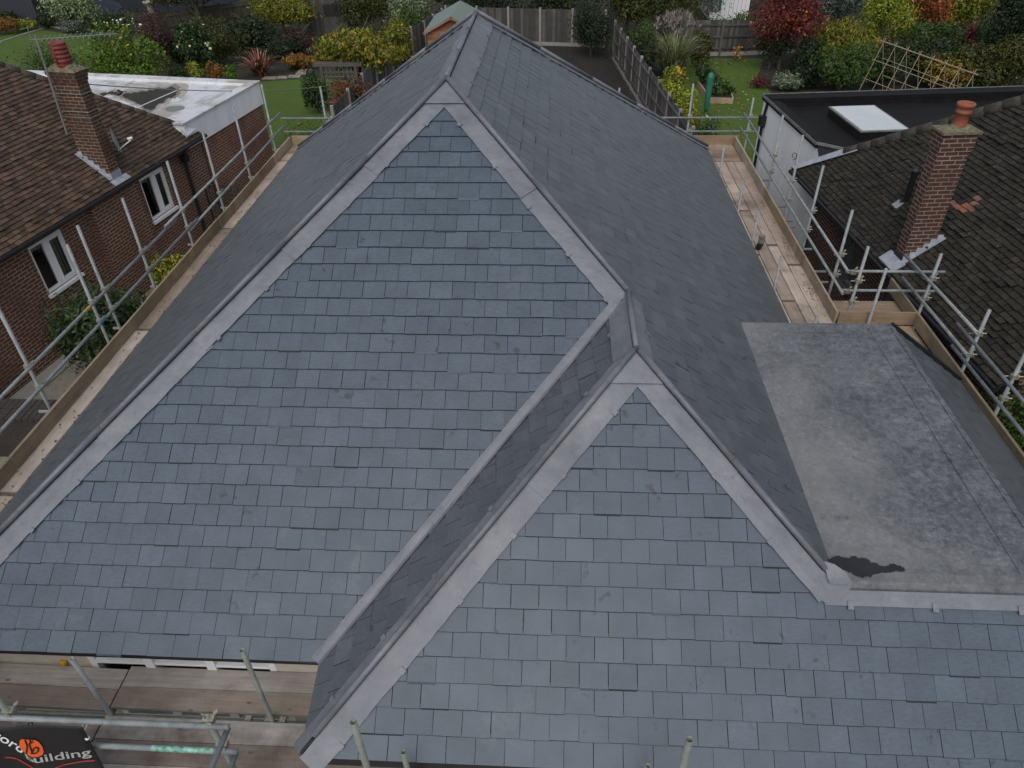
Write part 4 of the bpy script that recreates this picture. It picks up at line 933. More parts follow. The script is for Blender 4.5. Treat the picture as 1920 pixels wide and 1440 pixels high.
# ---- outer right run around the flat roof
SO = scaffold('galvanised scaffold corner stepping out around the grey flat roof, with a boarded return', (5.8, 7, 0))
XR3, XP3, XT3 = 5.89, 5.95, 5.88
a0, a1 = gx(1697,478,XR3), gx(1832,624,XR3); b0, b1 = gx(1692,520,XR3), gx(1814,666,XR3)
c0_, c1_ = gx(1795,606,XR3-.055), gx(1905,720,XR3-.055); d0_, d1_ = gx(1785,648,XR3-.055), gx(1905,775,XR3-.055)
rail(SO, (XR3,a1.y,a1.z), (XR3,a0.y,a0.z)); rail(SO, (XR3,b1.y,b1.z), (XR3,b0.y,b0.z))
rail(SO, (XR3-.055,3.0,c1_.z), (XR3-.055,c0_.y,c0_.z)); rail(SO, (XR3-.055,3.0,d1_.z), (XR3-.055,d0_.y,d0_.z))
for b, t in (((1697,585),(1735,475)),((1780,692),(1828,580)),((1850,775),(1918,625))):
    P, zt_ = height(b, t, BZ+.2); pole(SO, (XP3,P.y), zt_, ((a0.z+a1.z)/2, (b0.z+b1.z)/2))
P, zt_ = height((1622,605),(1658,498), BZ); pole(SO, (P.x,P.y-.1), zt_)
pole(SO, (XP3,5.2), 3.9, ()); pole(SO, (XP3,3.4), 3.9, ())
YR = 10.72; zr1, zr2 = gy(1660,509,YR).z, gy(1660,545,YR).z
rail(SO, (gy(1586,508,YR).x,YR,zr1), (gy(1772,509,YR).x,YR,zr1)); rail(SO, (gy(1576,545,YR).x,YR,zr2), (gy(1752,546,YR).x,YR,zr2))
for zz in (zr1, zr2): mb = MB(); coupler(mb, (4.9,YR-.03,zz), X); obj('coupler', mb, M['coupler'], SO)
bar('toe_board', SO, 4.68, XT3-.002, 10.2, 10.238, BZ, BZ+.225, M['toe_x'])
for y0, y1 in ((2.5,6.2),(6.22,9.0),(9.02,11.35)): bar('toe_board', SO, XT3, XT3+.038, y0, y1, BZ, BZ+.225, M['toe_y'])
for i in range(3): bar('scaffold_board', SO, 4.7+.03*i, 5.86, 10.25+i*.23, 10.25+i*.23+.224, BZ-.036, BZ+.002+.002*i, M['toe_x'])
for i in range(3): bar('scaffold_board', SO, 4.68, 5.86, 9.5+i*.23, 9.5+i*.23+.224, BZ-.05, BZ-.012+.002*i, M['toe_x'])
for y in (9.2,7.4): rail(SO, (5.3,y,BZ-.09), (6.2,y,BZ-.09), name='transom')
rail(SO, (4.75,9.95,BZ-.07), (4.75,10.9,BZ-.07), name='transom'); rail(SO, (4.98,9.95,BZ-.06), (4.98,10.9,BZ-.06), name='transom')
# ---- front run
SF = scaffold('weathered boarded scaffold platform under the front eave, with a rail carrying the black banner', (-4.2, 3.2, 0))
FBZ, YF = 2.08, 2.83
ysr = [3.845, 3.615, 3.30, 3.07, 2.84, 2.61, 2.38, 2.15, 1.92, 1.69, 1.46]
jx = lambda y: gz(200,1340,FBZ).x + (y-3.5)*(gz(240,1262,FBZ).x-gz(200,1340,FBZ).x)/(gz(240,1262,FBZ).y-gz(200,1340,FBZ).y)
for i, y in enumerate(ysr):
    xe = -1.78 if y > 3.2 else (2.0 if i % 2 else 1.2)
    h = .003*(i % 3)
    q = [(jx(y),y),(xe,y),(xe,y+.224),(jx(y+.224),y+.224)]
    obj('scaffold_board', MB().prism([(a,b,FBZ-.038+h) for a, b in q], (0,0,.038)), M['board_x'], SF)
    if xe > 1: obj('scaffold_board', MB().box(xe+.02, 5.9, y, y+.224, FBZ-.038+h, FBZ+h), M['board_x'], SF)
    s_ = math.tan(R(1.6)); g = .02
    q = [(-9.5,y-.03+ (jx(y)+9.5)*s_*.5),(jx(y)-g,y-.03-.0),(jx(y+.22)-g,y+.19),(-9.5,y+.19+(jx(y)+9.5)*s_*.5)]
    obj('scaffold_board', MB().prism([(a,b,FBZ-.045+h) for a, b in q], (0,0,.038)), M['board_x'], SF)
rail(SF, (-9,3.565,FBZ-.075), (-1.8,3.565,FBZ-.075), M['steel_dull'], 'ledger')
for x in (-3.35,-2.95,-2.75,-2.6): obj('coupler', MB().box(x-.03,x+.03,3.54,3.6,FBZ-.05,FBZ-.012), M['coupler'], SF)
obj('transom', MB().tube((jx(4.0)-.0,4.0,FBZ-.075),(jx(1.2),1.2,FBZ-.075),TR,12), M['steel_dull'], SF, smooth=True)
for b, t in (((209,1340),(154,1223)),((511,1352),(464,1216))):
    P, zt_ = height(b, t, FBZ); pole(SF, (P.x,P.y), zt_, mat=M['steel_dull'] if b[0] > 300 else M['steel'])
zf_ = gy(300,1358,YF).z; zf2 = gy(320,1404,YF).z
xe1, xe2 = gy(433,1370,YF).x, gy(447,1413,YF).x
rail(SF, (-8.5,YF,zf_), (xe1,YF,zf_)); rail(SF, (-8.5,YF,zf2), (xe2,YF,zf2))
obj('paint_band', MB().tube((gy(285,1402,YF).x,YF,zf2),(gy(402,1410,YF).x,YF,zf2),TR+.0015,14,caps=False), M['green_paint'], SF, smooth=True)
for px, py, tx, ty in ((42,1366,0,1292),(412,1392,388,1342)):
    P = gy(px,py,YF+.055); d = ray(tx,ty); k = math.hypot(P.x,P.y)/math.hypot(d.x,d.y); pole(SF, (P.x,YF+.055), CAM_Z+d.z*k, (zf_, zf2), M['steel_dull'], ax=X)
rail(SF, (xe1-.03,YF+.02,zf_-.055), (xe1-.12,1.2,zf_-.055)); rail(SF, (xe2-.03,YF+.02,zf2-.055), (xe2-.08,1.2,zf2-.055))
pc_ = gz(121,1244,FBZ+.01)
YC = props(obj('pipe_cap', MB().lathe(pc_, [(.035,0),(.04,.01),(.04,.045),(.032,.055),(.012,.06)], 16), M['yellow'], base=pc_, smooth=True), 'small yellow plastic cap lying on the boards against the cream wall', 'cap')
# ---- poles in front of the small slope
SW = scaffold('row of scaffold poles rising in front of the lower right slate slope', (1.0, 2.2, 0))
for px, py, z in ((665,1353,4.55),(1292,1387,4.7)): P = gz(px,py,z); pole(SW, (P.x,P.y), z, mat=M['steel_dull'])
for px, py, z in ((757,1411,3.2),(1216,1436,3.15)): P = gz(px,py,z); pole(SW, (P.x,P.y), z, mat=M['steel_dull'])
rail(SW, (-2.2,2.1,1.9), (4.5,2.1,1.9), M['steel_dull'], 'ledger')

# ================================================================== BANNER
BY = YF-.0
BN = thing('banner', (-4.2, YF, zf_), 'black vinyl banner with orange disc and the word building on front rail', 'banner')
top = zf_-TR-.004
xr_ = gy(166,1366,YF).x
nxs, nzs = 40, 16; V_, F_ = [], []
def fold(x, k):   # k: 0 top..1 bottom
    s = (xr_-x); dy = -.02-.10*k; f = math.exp(-((s-1.02)/.12)**2)
    return dy - .10*f*(.35+.65*k) + .03*math.sin(s*5)*k
def zt_at(x):
    s = xr_-x
    return top - (.0 if s < .42 else .10*math.sin(min(1,(s-.42)/.9)*PI)*.9) 
for i in range(nxs+1):
    x = xr_-3.2*i/nxs
    for j in range(nzs+1):
        k = j/nzs; V_.append(Vector((x, YF-.01+fold(x,k), zt_at(x)-.95*k)))
for i in range(nxs):
    for j in range(nzs): a = i*(nzs+1)+j; F_.append((a,a+1,a+nzs+2,a+nzs+1))
sheet_o = obj('sheet', MB().add(V_, F_), M['banner'], BN, smooth=True)
so_m = sheet_o.modifiers.new('thick', 'SOLIDIFY'); so_m.thickness = .003
def on_sheet(px, py, dz=0.006):
    P = gy(px, py, YF-.05)
    for _ in range(6):
        k = max(0, (zt_at(P.x)-P.z)/.95); P = gy(px, py, YF-.01+fold(P.x,k)-dz)
    return P
def text(word, p0, p1, pup, mat, name='print', yd=.008):
    # word laid from p0 to p1 (pixels on the sheet); pup: top of the x-height above p0
    cu = bpy.data.curves.new(name, 'FONT'); cu.body = word; cu.size = 1; cu.resolution_u = 3; cu.offset = .012
    to = bpy.data.objects.new(name, cu); COL.objects.link(to); bpy.context.view_layer.update()
    me0 = to.evaluated_get(bpy.context.evaluated_depsgraph_get()).to_mesh(); vs_ = [v.co.copy() for v in me0.vertices]; fs_ = [list(p.vertices) for p in me0.polygons]
    bpy.data.objects.remove(to); bpy.data.curves.remove(cu)
    x0, x1 = min(v.x for v in vs_), max(v.x for v in vs_)
    V = []
    for v in vs_:
        u = (v.x-x0)/(x1-x0); px = p0[0]+(p1[0]-p0[0])*u+(pup[0]-p0[0])*v.y/.52; py = p0[1]+(p1[1]-p0[1])*u+(pup[1]-p0[1])*v.y/.52
        V.append(on_sheet(px, py, yd))
    return obj(name, MB().add(V, fs_), mat, BN)
# the sheet faces the street: its print is seen through it from behind the rail, reading the right way round from here
text('uilding', (65,1431), (172,1416), (62,1421), M['print_grey'])
text('cord', (-16,1380), (40,1412), (-8,1371), M['print_white'])
text('b', (50,1422), (65,1431), (47,1415), M['print_grey'])
disc = [(37,1388),(42,1386),(52,1387),(64,1387),(72,1391),(79,1399),(82,1409),(80,1415),(72,1419),(61,1420),(54,1417),(46,1411),(39,1405),(36,1398)]
obj('orange_disc', MB().poly([on_sheet(a,b,.010) for a, b in disc]), M['print_orange'], BN)
sm = MB()
for st in ([(47,1388),(49,1394),(51,1399),(50,1406),(49,1413)], [(56,1388),(57,1393),(55,1397),(57,1403),(59,1408),(59,1413),(66,1413),(71,1409),(72,1403),(68,1401),(63,1404),(60,1412)], [(54,1395),(58,1393),(62,1391)]):
    pts_ = [on_sheet(a,b,.015) for a, b in st]; sm.path(pts_, .006, 5)
obj('disc_scribble', sm, M['banner'], BN)
for ln_ in ([(0,1421),(18,1420),(30,1422),(42,1428),(54,1435),(62,1440)], [(104,1440),(120,1434),(140,1430),(160,1427),(178,1426)]):
    obj('red_line', MB().path([on_sheet(a,b,.010) for a, b in ln_], .005, 5), M['print_red'], BN)
for px, py in ((56,1362),(158,1362)):
    P = gy(px,py,YF); mb = MB(); pts_ = [P+Vector((0,.032*math.cos(a),.032*math.sin(a))) for a in [i*2*PI/12 for i in range(13)]]
    mb.path(pts_, .005, 5); mb.path([P+Vector((0,-.03,0)), P+Vector((.01,-.04,-.09))], .004, 5); mb.lathe(P+Vector((.01,-.045,-.11)), [(.018,0),(.018,.012)], 12)
    obj('cable_tie', mb, M['upvc'] if px > 100 else M['black_plastic'], BN)

# ================================================================== GARDENS
def leaves_mesh(name, P, Nn, size, mat, parent, rng, aspect=.5, droop=0.0):
    n = len(P)
    rnd = rng.normal(size=(n,3)); t = np.cross(Nn, rnd); t /= np.linalg.norm(t,axis=1)[:,None]+1e-9
    if droop: t[:,2] -= droop; t /= np.linalg.norm(t,axis=1)[:,None]
    b = np.cross(Nn, t); b /= np.linalg.norm(b,axis=1)[:,None]+1e-9
    s = size*rng.uniform(.6,1.35,n)[:,None]
    V = np.stack([P-t*s*.5, P+b*s*aspect*.5+Nn*s*.08, P+t*s*.5, P-b*s*aspect*.5+Nn*s*.08], 1).reshape(-1,3)
    off = OFF[parent.name]; V = V-np.array(off)
    me = bpy.data.meshes.new(name); me.vertices.add(4*n); me.vertices.foreach_set('co', V.astype(np.float32).ravel())
    me.loops.add(4*n); me.loops.foreach_set('vertex_index', np.arange(4*n, dtype=np.int32))
    me.polygons.add(n); me.polygons.foreach_set('loop_start', np.arange(0,4*n,4,dtype=np.int32)); me.polygons.foreach_set('loop_total', np.full(n,4,np.int32))
    me.update(calc_edges=True); me.materials.append(mat)
    o = bpy.data.objects.new(name, me); COL.objects.link(o); o.parent = parent; OFF[o.name] = off
    return o
def crown_points(rng, c, rad, n, lobes=9, hollow=.45, flat=.35):
    c = np.array(c); rad = np.array(rad); P = []; Nn = []
    d = rng.normal(size=(lobes,3)); d /= np.linalg.norm(d,axis=1)[:,None]; d[:,2] = np.where(d[:,2] < -flat, -flat, d[:,2])
    cen = d*rng.uniform(.35,.78,(lobes,1)); lr = rng.uniform(.32,.56,lobes)
    cen[0] = 0; lr[0] = .62
    wgt = lr**2; wgt /= wgt.sum(); idx = rng.choice(lobes, n, p=wgt)
    q = rng.normal(size=(n,3)); q /= np.linalg.norm(q,axis=1)[:,None]
    r = (hollow+(1-hollow)*rng.random(n)**.6)
    # ragged surface: each direction gets its own reach
    rag = 1+.20*np.sin(q[:,0]*7+idx)+.16*np.sin(q[:,1]*9+idx*2)+.14*np.sin(q[:,2]*13+idx*3)+np.where(rng.random(n) < .04, rng.uniform(0,.35,n), 0)
    p = cen[idx]+q*(lr[idx]*r*rag)[:,None]
    p[:,2] = np.maximum(p[:,2], -.95)
    Nn = q+rng.normal(size=(n,3))*.55+np.array([0,0,.35]); Nn /= np.linalg.norm(Nn,axis=1)[:,None]
    return c+p*rad, Nn
def trunk_mb(base, top, r, limbs, rng, spread):
    mb = MB(); base, top = Vector(base), Vector(top); pts = []
    for i in range(6):
        k = i/5; pts.append(base.lerp(top, k)+Vector((rng.normal()*r*.5, rng.normal()*r*.5, 0))*(k > 0))
    mb.path(pts, r, 8, r*.45)
    for i in range(limbs):
        s = pts[2+i % 3]; a = rng.uniform(0, 2*PI); e = s+Vector((math.cos(a)*spread*.6, math.sin(a)*spread*.6, (top.z-base.z)*.35+spread*.2))
        mb.path([s, s.lerp(e,.5)+Vector((0,0,.08*spread)), e], r*.4, 6, r*.14)
    return mb
SEED = [100]
def plant(name, label, cat, box, Y_, kind, n=2600, size=.10, lobes=9, group=None, stem=True, zmin=None, depth=None, aspect=.5, base_z=0, trunk_r=None, extra=None, droop=0, hollow=.45, force=False):
    """box: the crown's extent in the photo (x0, y0, x1, y1); Y_: how far away it stands"""
    SEED[0] += 1; rng = np.random.default_rng(SEED[0])
    x0, y0, x1, y1 = box; Yg = gz((x0+x1)/2, y1, 0).y
    if Y_ > Yg and not force: Y_ = Yg+min(.35, abs(gy(x1,y1,Yg).x-gy(x0,y1,Yg).x)*.15)
    c = gy((x0+x1)/2, (y0+y1)/2, Y_); a, b = gy(x0,(y0+y1)/2,Y_), gy(x1,(y0+y1)/2,Y_)
    rx = abs(b.x-a.x)/2; t_, b_ = gy((x0+x1)/2,y0,Y_), gy((x0+x1)/2,y1,Y_); rz_ = (t_.z-b_.z)/2
    zc = (t_.z+b_.z)/2
    if zc-rz_ < .05: top_ = zc+rz_; zc = max(.3, (top_+.05)/2); rz_ = max(.25, top_-zc)
    if 'tree' not in name and cat != 'climber' and zc-rz_ < 1.6: top_ = zc+rz_; zc = top_*.5; rz_ = top_*.5
    rx *= 1.15; rz_ *= 1.1
    ry = depth or min(rx, max(rz_, rx*.75))
    o = thing(name, (c.x, Y_, base_z), label, cat, group)
    P, Nn = crown_points(rng, (c.x,Y_,zc), (rx,ry,rz_), n, lobes, hollow)
    P[:,2] = np.maximum(P[:,2], .03)
    k = 'crown' if 'tree' in name else 'foliage'
    leaves_mesh(k, P, Nn, size, M['leaf_'+kind], o, rng, aspect, droop)
    r = trunk_r or max(.02, min(.14, rx*.05))
    obj('trunk' if 'tree' in name else 'stem', trunk_mb((c.x,Y_,0), (c.x,Y_,zc+rz_*.35), r, 5, rng, rx), M['bark'], o, uv=False)
    if extra:
        for (nm, kind2, n2, sz2, zlo) in extra:
            sel = np.where(P[:,2] > zc-rz_+2*rz_*zlo)[0]; idx = rng.choice(sel, min(n2, len(sel)), replace=False)
            P2 = P[idx]+(P[idx]-np.array([c.x,Y_,zc]))*.06
            leaves_mesh(nm, P2, Nn[idx], sz2, M[kind2], o, rng, .9)
    return o
def blades(name, label, cat, base, n, h, spread, wd, kind, plumes=0, upright=.5):
    SEED[0] += 1; rng = random.Random(SEED[0]); base = Vector(base); o = thing(name, base, label, cat); mb = MB(); pm = MB()
    for i in range(n):
        a = rng.uniform(0,2*PI); l = h*rng.uniform(.65,1.15); lean = spread*rng.uniform(.15,1); dr_ = Vector((math.cos(a), math.sin(a), 0)); sd_ = Vector((-dr_.y, dr_.x, 0))
        lf = math.sqrt(rng.uniform(.02,1)); lean = spread*lf
        b0 = base+dr_*rng.uniform(0,.22*spread); pts = []
        for k in range(7):
            t = k/6; pts.append(b0+dr_*(lean*t**1.25)+Z*(l*((1.0+.5*lf)*t-upright*lf*1.15*t*t)))
        for k in range(6):
            w0, w1_ = wd*(1-(k/6)**2)*.5+.002, wd*(1-((k+1)/6)**2)*.5+.001
            mb.poly([pts[k]-sd_*w0, pts[k+1]-sd_*w1_, pts[k+1]+sd_*w1_, pts[k]+sd_*w0])
    for i in range(plumes):
        a = rng.uniform(0,2*PI); e = base+Vector((math.cos(a)*spread*rng.uniform(.1,.75), math.sin(a)*spread*rng.uniform(.1,.75), h*rng.uniform(.95,1.2)))
        for k in range(9):
            d = Vector((rng.uniform(-.16,.16), rng.uniform(-.16,.16), rng.uniform(.02,.3))); s_ = d.cross(Vector((rng.random(),rng.random(),.2))).normalized()*.012; pm.poly([e-s_, e+d-s_*.3, e+d+s_*.3, e+s_])
    obj('blades', mb, M['leaf_'+kind], o, uv=False)
    if plumes: obj('plumes', pm, M['leaf_plume'], o, uv=False)
    return o
def fence(label, pts, h, mats=('fence_wood','concrete'), rails=0, group=None, bw=.125, panel=1.83, cap=None, gravel=True):
    p = [Vector((a,b,0)) for a, b in pts]; o = thing('fence', p[0].lerp(p[-1],.5), label, 'fence', group)
    for a, b in zip(p, p[1:]):
        Ln = (b-a).length; k = max(1, round(Ln/panel)); d = (b-a)/Ln; nrm = Vector((-d.y, d.x, 0))
        for i in range(k):
            s, e = a+d*(Ln*i/k), a+d*(Ln*(i+1)/k); mb = MB(); L_ = (e-s).length; nb = max(3, int(L_/bw))
            for j in range(nb):
                q0, q1 = s+d*(L_*j/nb+.004), s+d*(L_*(j+1)/nb-.004); hz = h+random.uniform(-.012,.012); t = .008*(j % 2)
                mb.beam(q0+Z*0+d*0+Z*.0+nrm*t, q0+nrm*t+Z*.001, .001, .001) if False else mb.hexa([q0+nrm*(t-.008)+Z*.18, q1+nrm*(t-.008)+Z*.18, q1+nrm*(t+.008)+Z*.18, q0+nrm*(t+.008)+Z*.18], [q0+nrm*(t-.008)+Z*hz, q1+nrm*(t-.008)+Z*hz, q1+nrm*(t+.008)+Z*hz, q0+nrm*(t+.008)+Z*hz])
            pn = obj('panel', mb, M[mats[0]], o)
            if rails:
                rm = MB()
                for zz in (.35, h*.55, h-.2): rm.beam(s+nrm*.03*rails+Z*zz, e+nrm*.03*rails+Z*zz, .05, .07)
                mdp = (s+e)/2; rm.beam(mdp+nrm*.03*rails+Z*.18, mdp+nrm*.03*rails+Z*h, .05, .04)
                obj('rail', rm, M[mats[0]], pn)
            if cap: obj('capping', MB().beam(s+Z*(h+.02), e+Z*(h+.02), .07, .035), M[cap], pn)
            if gravel: obj('gravel_board', MB().beam(s+Z*.09, e+Z*.09, .04, .18), M['concrete'], pn)
            obj('post', MB().beam(s, s+Z*(h+.06), .10, .10, d), M[mats[1]], o)
        obj('post', MB().beam(b, b+Z*(h+.06), .10, .10, d), M[mats[1]], o)
    return o
fence('weathered board fence with concrete posts from the left garden to the shed', [(-7.5,24.8),(-7.3,31),(-7.25,35.9),(-6.4,38.6),(-5.9,41.6)], 1.75)
fence('low fence stretch with a pale sloping top rail, nearest the left rear scaffold corner', [(-7.75,18.9),(-7.55,21.2),(-7.5,24.6)], 1.45, cap='fence_pale')
fence('grey fence with horizontal rails between the bare soil and the right hand lawn', [(4.62,19.2),(2.92,38.4)], 1.72, ('fence_wood','fence_pale'), rails=1)
fence('weathered back fence behind the bare soil, right of the orange shed', [(-5.8,42.4),(2.6,40.9)], 1.75)
fence('curved grey fence closing the right hand lawn beside the red maple', [(6.2,39.2),(8.2,39.0),(10.8,39.3),(13.5,40)], 1.6, ('fence_wood','fence_wood'), rails=-1)
fence('brown boarded fence climbing behind the dark red shrub', [(-22.5,41.4),(-19,44.6),(-15.5,47.5)], 1.6, ('fence_brown','fence_brown'), rails=-1, gravel=False)
fence('dark blue fence behind the slatted garden bench', [(-35,50.5),(-27,51.5),(-20,50)], 2.0, ('navy','navy'), gravel=False)
# sheds and outbuildings
SY0, SY1 = 34.6, 38.2; sr0 = gy(846,33,SY0); shx = sr0.x; zr_ = sr0.z; zev = gy(796,62,SY0).z; hw = abs(gy(796,62,SY0).x-shx)
SH = thing('garden_shed', (shx, SY0, 0), 'orange timber garden shed with a pale green felt roof behind the slate ridge', 'shed')
m = MB()
for i in range(int(zev/.11)): m.hexa([(shx-hw+.1,SY0,.11*i),(shx+hw-.1,SY0,.11*i),(shx+hw-.1,SY1,.11*i),(shx-hw+.1,SY1,.11*i)],[(shx-hw+.115,SY0+.012,.11*i+.108),(shx+hw-.115,SY0+.012,.11*i+.108),(shx+hw-.115,SY1,.11*i+.108),(shx-hw+.115,SY1,.11*i+.108)])
zt0 = .11*int(zev/.11)
for i in range(5):
    za, zb_ = zt0+(zr_-zt0)*i/5, zt0+(zr_-zt0)*(i+1)/5; wa, wb = (hw-.1)*(1-i/5), (hw-.1)*(1-(i+1)/5)
    m.hexa([(shx-wa,SY0,za),(shx+wa,SY0,za),(shx+wa,SY1,za),(shx-wa,SY1,za)],[(shx-wb-.001,SY0+.012,zb_-.004),(shx+wb+.001,SY0+.012,zb_-.004),(shx+wb+.001,SY1,zb_-.004),(shx-wb-.001,SY1,zb_-.004)])
obj('wall', m, M['shed_orange'], SH)
m = MB()
for s in (-1, 1):
    q = [(shx,SY0-.12,zr_+.0),(shx+s*(hw+.02),SY0-.12,zev),(shx+s*(hw+.02),SY1+.1,zev),(shx,SY1+.1,zr_)]
    m.prism([Vector(p)+Z*.03 for p in (q if s < 0 else q[::-1])], (0,0,.03))
obj('roof', m, M['felt_green'], SH)
m = MB()
for s in (-1, 1): m.beam((shx+s*.03,SY0-.14,zr_), (shx+s*(hw+.03),SY0-.14,zev-.01), .025, .10)
m.beam((shx,SY0-.15,zr_-.12),(shx,SY0-.15,zr_+.1),.07,.03)
obj('barge_board', m, M['shed_orange'], SH)
oy = 44.6; ox0, ox1 = gy(572,40,oy).x, gy(652,40,oy).x
OSH = thing('old_shed', ((ox0+ox1)/2, oy, 0), 'old grey weathered timber shed with a small black window among the bushes', 'shed')
m = MB(); nb = 16
for i in range(nb): a = ox0+(ox1-ox0)*i/nb; m.box(a+.003, a+(ox1-ox0)/nb-.003, oy+.004*(i % 2), oy+.05, 0, 2.3)
m.box(ox0,ox1,oy+.06,oy+2.4,0,2.28); obj('wall', m, M['shed_old'], OSH)
obj('roof', MB().hexa([(ox0-.1,oy-.15,2.3),(ox1+.1,oy-.15,2.3),(ox1+.1,oy+2.5,2.6),(ox0-.1,oy+2.5,2.6)],[(ox0-.1,oy-.15,2.36),(ox1+.1,oy-.15,2.36),(ox1+.1,oy+2.5,2.66),(ox0-.1,oy+2.5,2.66)]), M['shed_old'], OSH)
wq = [gy(609,30,oy-.02), gy(634,8,oy-.02)]; m = MB(); m.box(wq[0].x,wq[1].x+.5,oy-.03,oy-.012,wq[0].z,wq[1].z); wi = obj('window', m, M['room_dark'], OSH)
m = MB(); 
for xx in (wq[0].x-.04, wq[1].x, wq[1].x+.5): m.box(xx-.03,xx+.03,oy-.05,oy-.031,wq[0].z-.05,wq[1].z+.05)
obj('frame', m, M['shed_old'], wi)
by = 48.5; bx0, bx1 = gy(-20,20,by).x, gy(66,20,by).x
BS = thing('garden_building', ((bx0+bx1)/2, by, 0), 'dark blue grey clad garden building in the far left corner', 'building')
m = MB()
for i in range(24): a = bx0-3+(bx1-bx0+3)*i/24; m.box(a+.005, a+(bx1-bx0+3)/24-.005, by, by+.06, 0, 2.9)
m.box(bx0-3,bx1,by+.065,by+4,0,2.9); obj('wall', m, M['slate_blue'], BS); obj('roof', MB().box(bx0-3.2,bx1+.2,by-.2,by+4.2,2.905,3.1), M['grey_dark'], BS)
gy_ = 47.5; gx0, gx1 = gy(1332,20,gy_).x, gy(1404,20,gy_).x
GB = thing('white_outbuilding', ((gx0+gx1)/2, gy_, 0), 'white panelled outbuilding behind the curved fence, left of the red maple', 'building')
m = MB(); nb = 7
for i in range(nb): a = gx0+.6+(gx1-gx0-.6)*i/nb; m.box(a+.012, a+(gx1-gx0-.6)/nb-.012, gy_, gy_+.08, 0, 3.4)
m.box(gx0,gx1,gy_+.085,gy_+4,0,3.3); obj('wall', m, M['upvc'], GB); obj('roof', MB().box(gx0-.15,gx1+.15,gy_-.15,gy_+4.1,3.41,3.55), M['grey_dark'], GB)
fr_ = obj('window', MB().box(gx0-.0,gx0+.08,gy_-.02,gy_+.06,.5,3.2).box(gx0+.5,gx0+.58,gy_-.02,gy_+.06,.5,3.2).box(gx0+.08,gx0+.5,gy_-.02,gy_+.06,1.6,1.68).box(gx0+.08,gx0+.5,gy_-.02,gy_+.06,2.5,2.58), M['dryer_green'], GB)
obj('pane', MB().box(gx0+.08,gx0+.5,gy_+.02,gy_+.03,.5,3.2), M['glass'], fr_)
ky = 58; kx0_, kx1_ = gy(1848,4,ky).x, gy(1886,4,ky).x
FB = thing('brick_house', ((kx0_+kx1_)/2, ky, 0), 'distant red brick house wall just showing above the far right trees', 'house')
obj('wall', MB().box(kx0_,kx1_+4,ky,ky+6,0,4.4), M['brick_far'], FB); obj('roof', MB().hexa([(kx0_-.3,ky-.3,4.4),(kx1_+4.3,ky-.3,4.4),(kx1_+4.3,ky+6.3,4.4),(kx0_-.3,ky+6.3,4.4)],[(kx0_+2,ky+2.9,6.4),(kx1_+2,ky+2.9,6.4),(kx1_+2,ky+3,6.4),(kx0_+2,ky+3,6.4)]), M['tile_brown'], FB)
# trellis arch, bamboo frame, rotary dryer, beds and ornaments
TY = 30.3; tp0, tp1 = gy(602,124,TY), gy(666,126,TY)
TRL = thing('garden_trellis', ((tp0.x+tp1.x)/2, TY, 0), 'grey wooden square lattice trellis with a heavy top beam beside the left fence', 'trellis')
m = MB(); zt_ = tp0.z
for x in (tp0.x, tp1.x): m.beam((x,TY,0),(x,TY,zt_),.11,.11,Y)
obj('post', m, M['trellis_wood'], TRL) if False else None
for x in (tp0.x, tp1.x): obj('post', MB().beam((x,TY,0),(x,TY,zt_),.11,.11,Y), M['trellis_wood'], TRL)
obj('top_beam', MB().beam((tp0.x-.28,TY,zt_+.05),(tp1.x+.28,TY,zt_+.05),.12,.12).beam((tp0.x-.28,TY+.25,zt_+.05),(tp1.x+.28,TY+.25,zt_+.05),.08,.12), M['trellis_wood'], TRL)
m = MB(); n_ = 8
for i in range(1, n_): x = tp0.x+(tp1.x-tp0.x)*i/n_; m.beam((x,TY,.1),(x,TY,zt_-.05),.035,.02,Y)
for i in range(1, 9): z = .1+(zt_-.15)*i/9; m.beam((tp0.x,TY-.022,z),(tp1.x,TY-.022,z),.02,.035)
obj('lattice', m, M['trellis_wood'], TRL)
BT0, BT1 = gz(1657,78,2.1), gz(1826,138,2.0)
CB = thing('bamboo_frame', BT0.lerp(BT1,.5)*1.0-Z*2.05, 'tilted bamboo cane frame with crossed canes behind the black flat roof', 'plant frame')
dC = (BT1-BT0); nC = Vector((-dC.y, dC.x, 0)).normalized()
for s in (-1, 1):
    for i in range(8):
        k = i/7; tpt = BT0+dC*k+Z*.12+nC*s*.06; bpt = BT0+dC*(k+.02*s)+nC*s*-.75; bpt.z = 0
        obj('cane', MB().tube(bpt, tpt, .013, 6), M['cane'], CB)
    for k in (.35, .68): 
        off = nC*s*-.75*(1-k); obj('cane', MB().tube(BT0+off-Z*2.08*(1-k)-dC*.02, BT1+off-Z*2.0*(1-k)+dC*.02, .013, 6), M['cane'], CB)
obj('ridge_cane', MB().tube(BT0-dC*.04, BT1+dC*.04, .02, 6), M['cane'], CB)
db, dzt = height((1323,213),(1341,137),.1); dtop = Vector((db.x,db.y,dzt))
RD = thing('rotary_dryer', (db.x,db.y,0), 'folded rotary clothes dryer in a tall green cover standing on the lawn', 'clothes dryer')
obj('post', MB().tube((db.x,db.y,0),(db.x,db.y,.3),.025,8), M['steel_dull'], RD)
m = MB(); m.lathe((db.x,db.y,0), [(.07,.2),(.10,.3),(.115,.9),(.125,dzt-.2),(.11,dzt-.04),(.05,dzt)], 14); obj('cover', m, M['dryer_green'], RD, smooth=True)
rb = [gz(1308,155,.15), gz(1331,187,.15), gz(1374,188,.15), gz(1366,165,.15)]
RB = thing('raised_bed', gz(1340,175,0), 'timber edged raised bed of low shrubs on the right lawn', 'planting bed')
m = MB()
for i in range(4): a, b = rb[i], rb[(i+1) % 4]; m.beam(Vector((a.x,a.y,.12)), Vector((b.x,b.y,.12)), .05, .24)
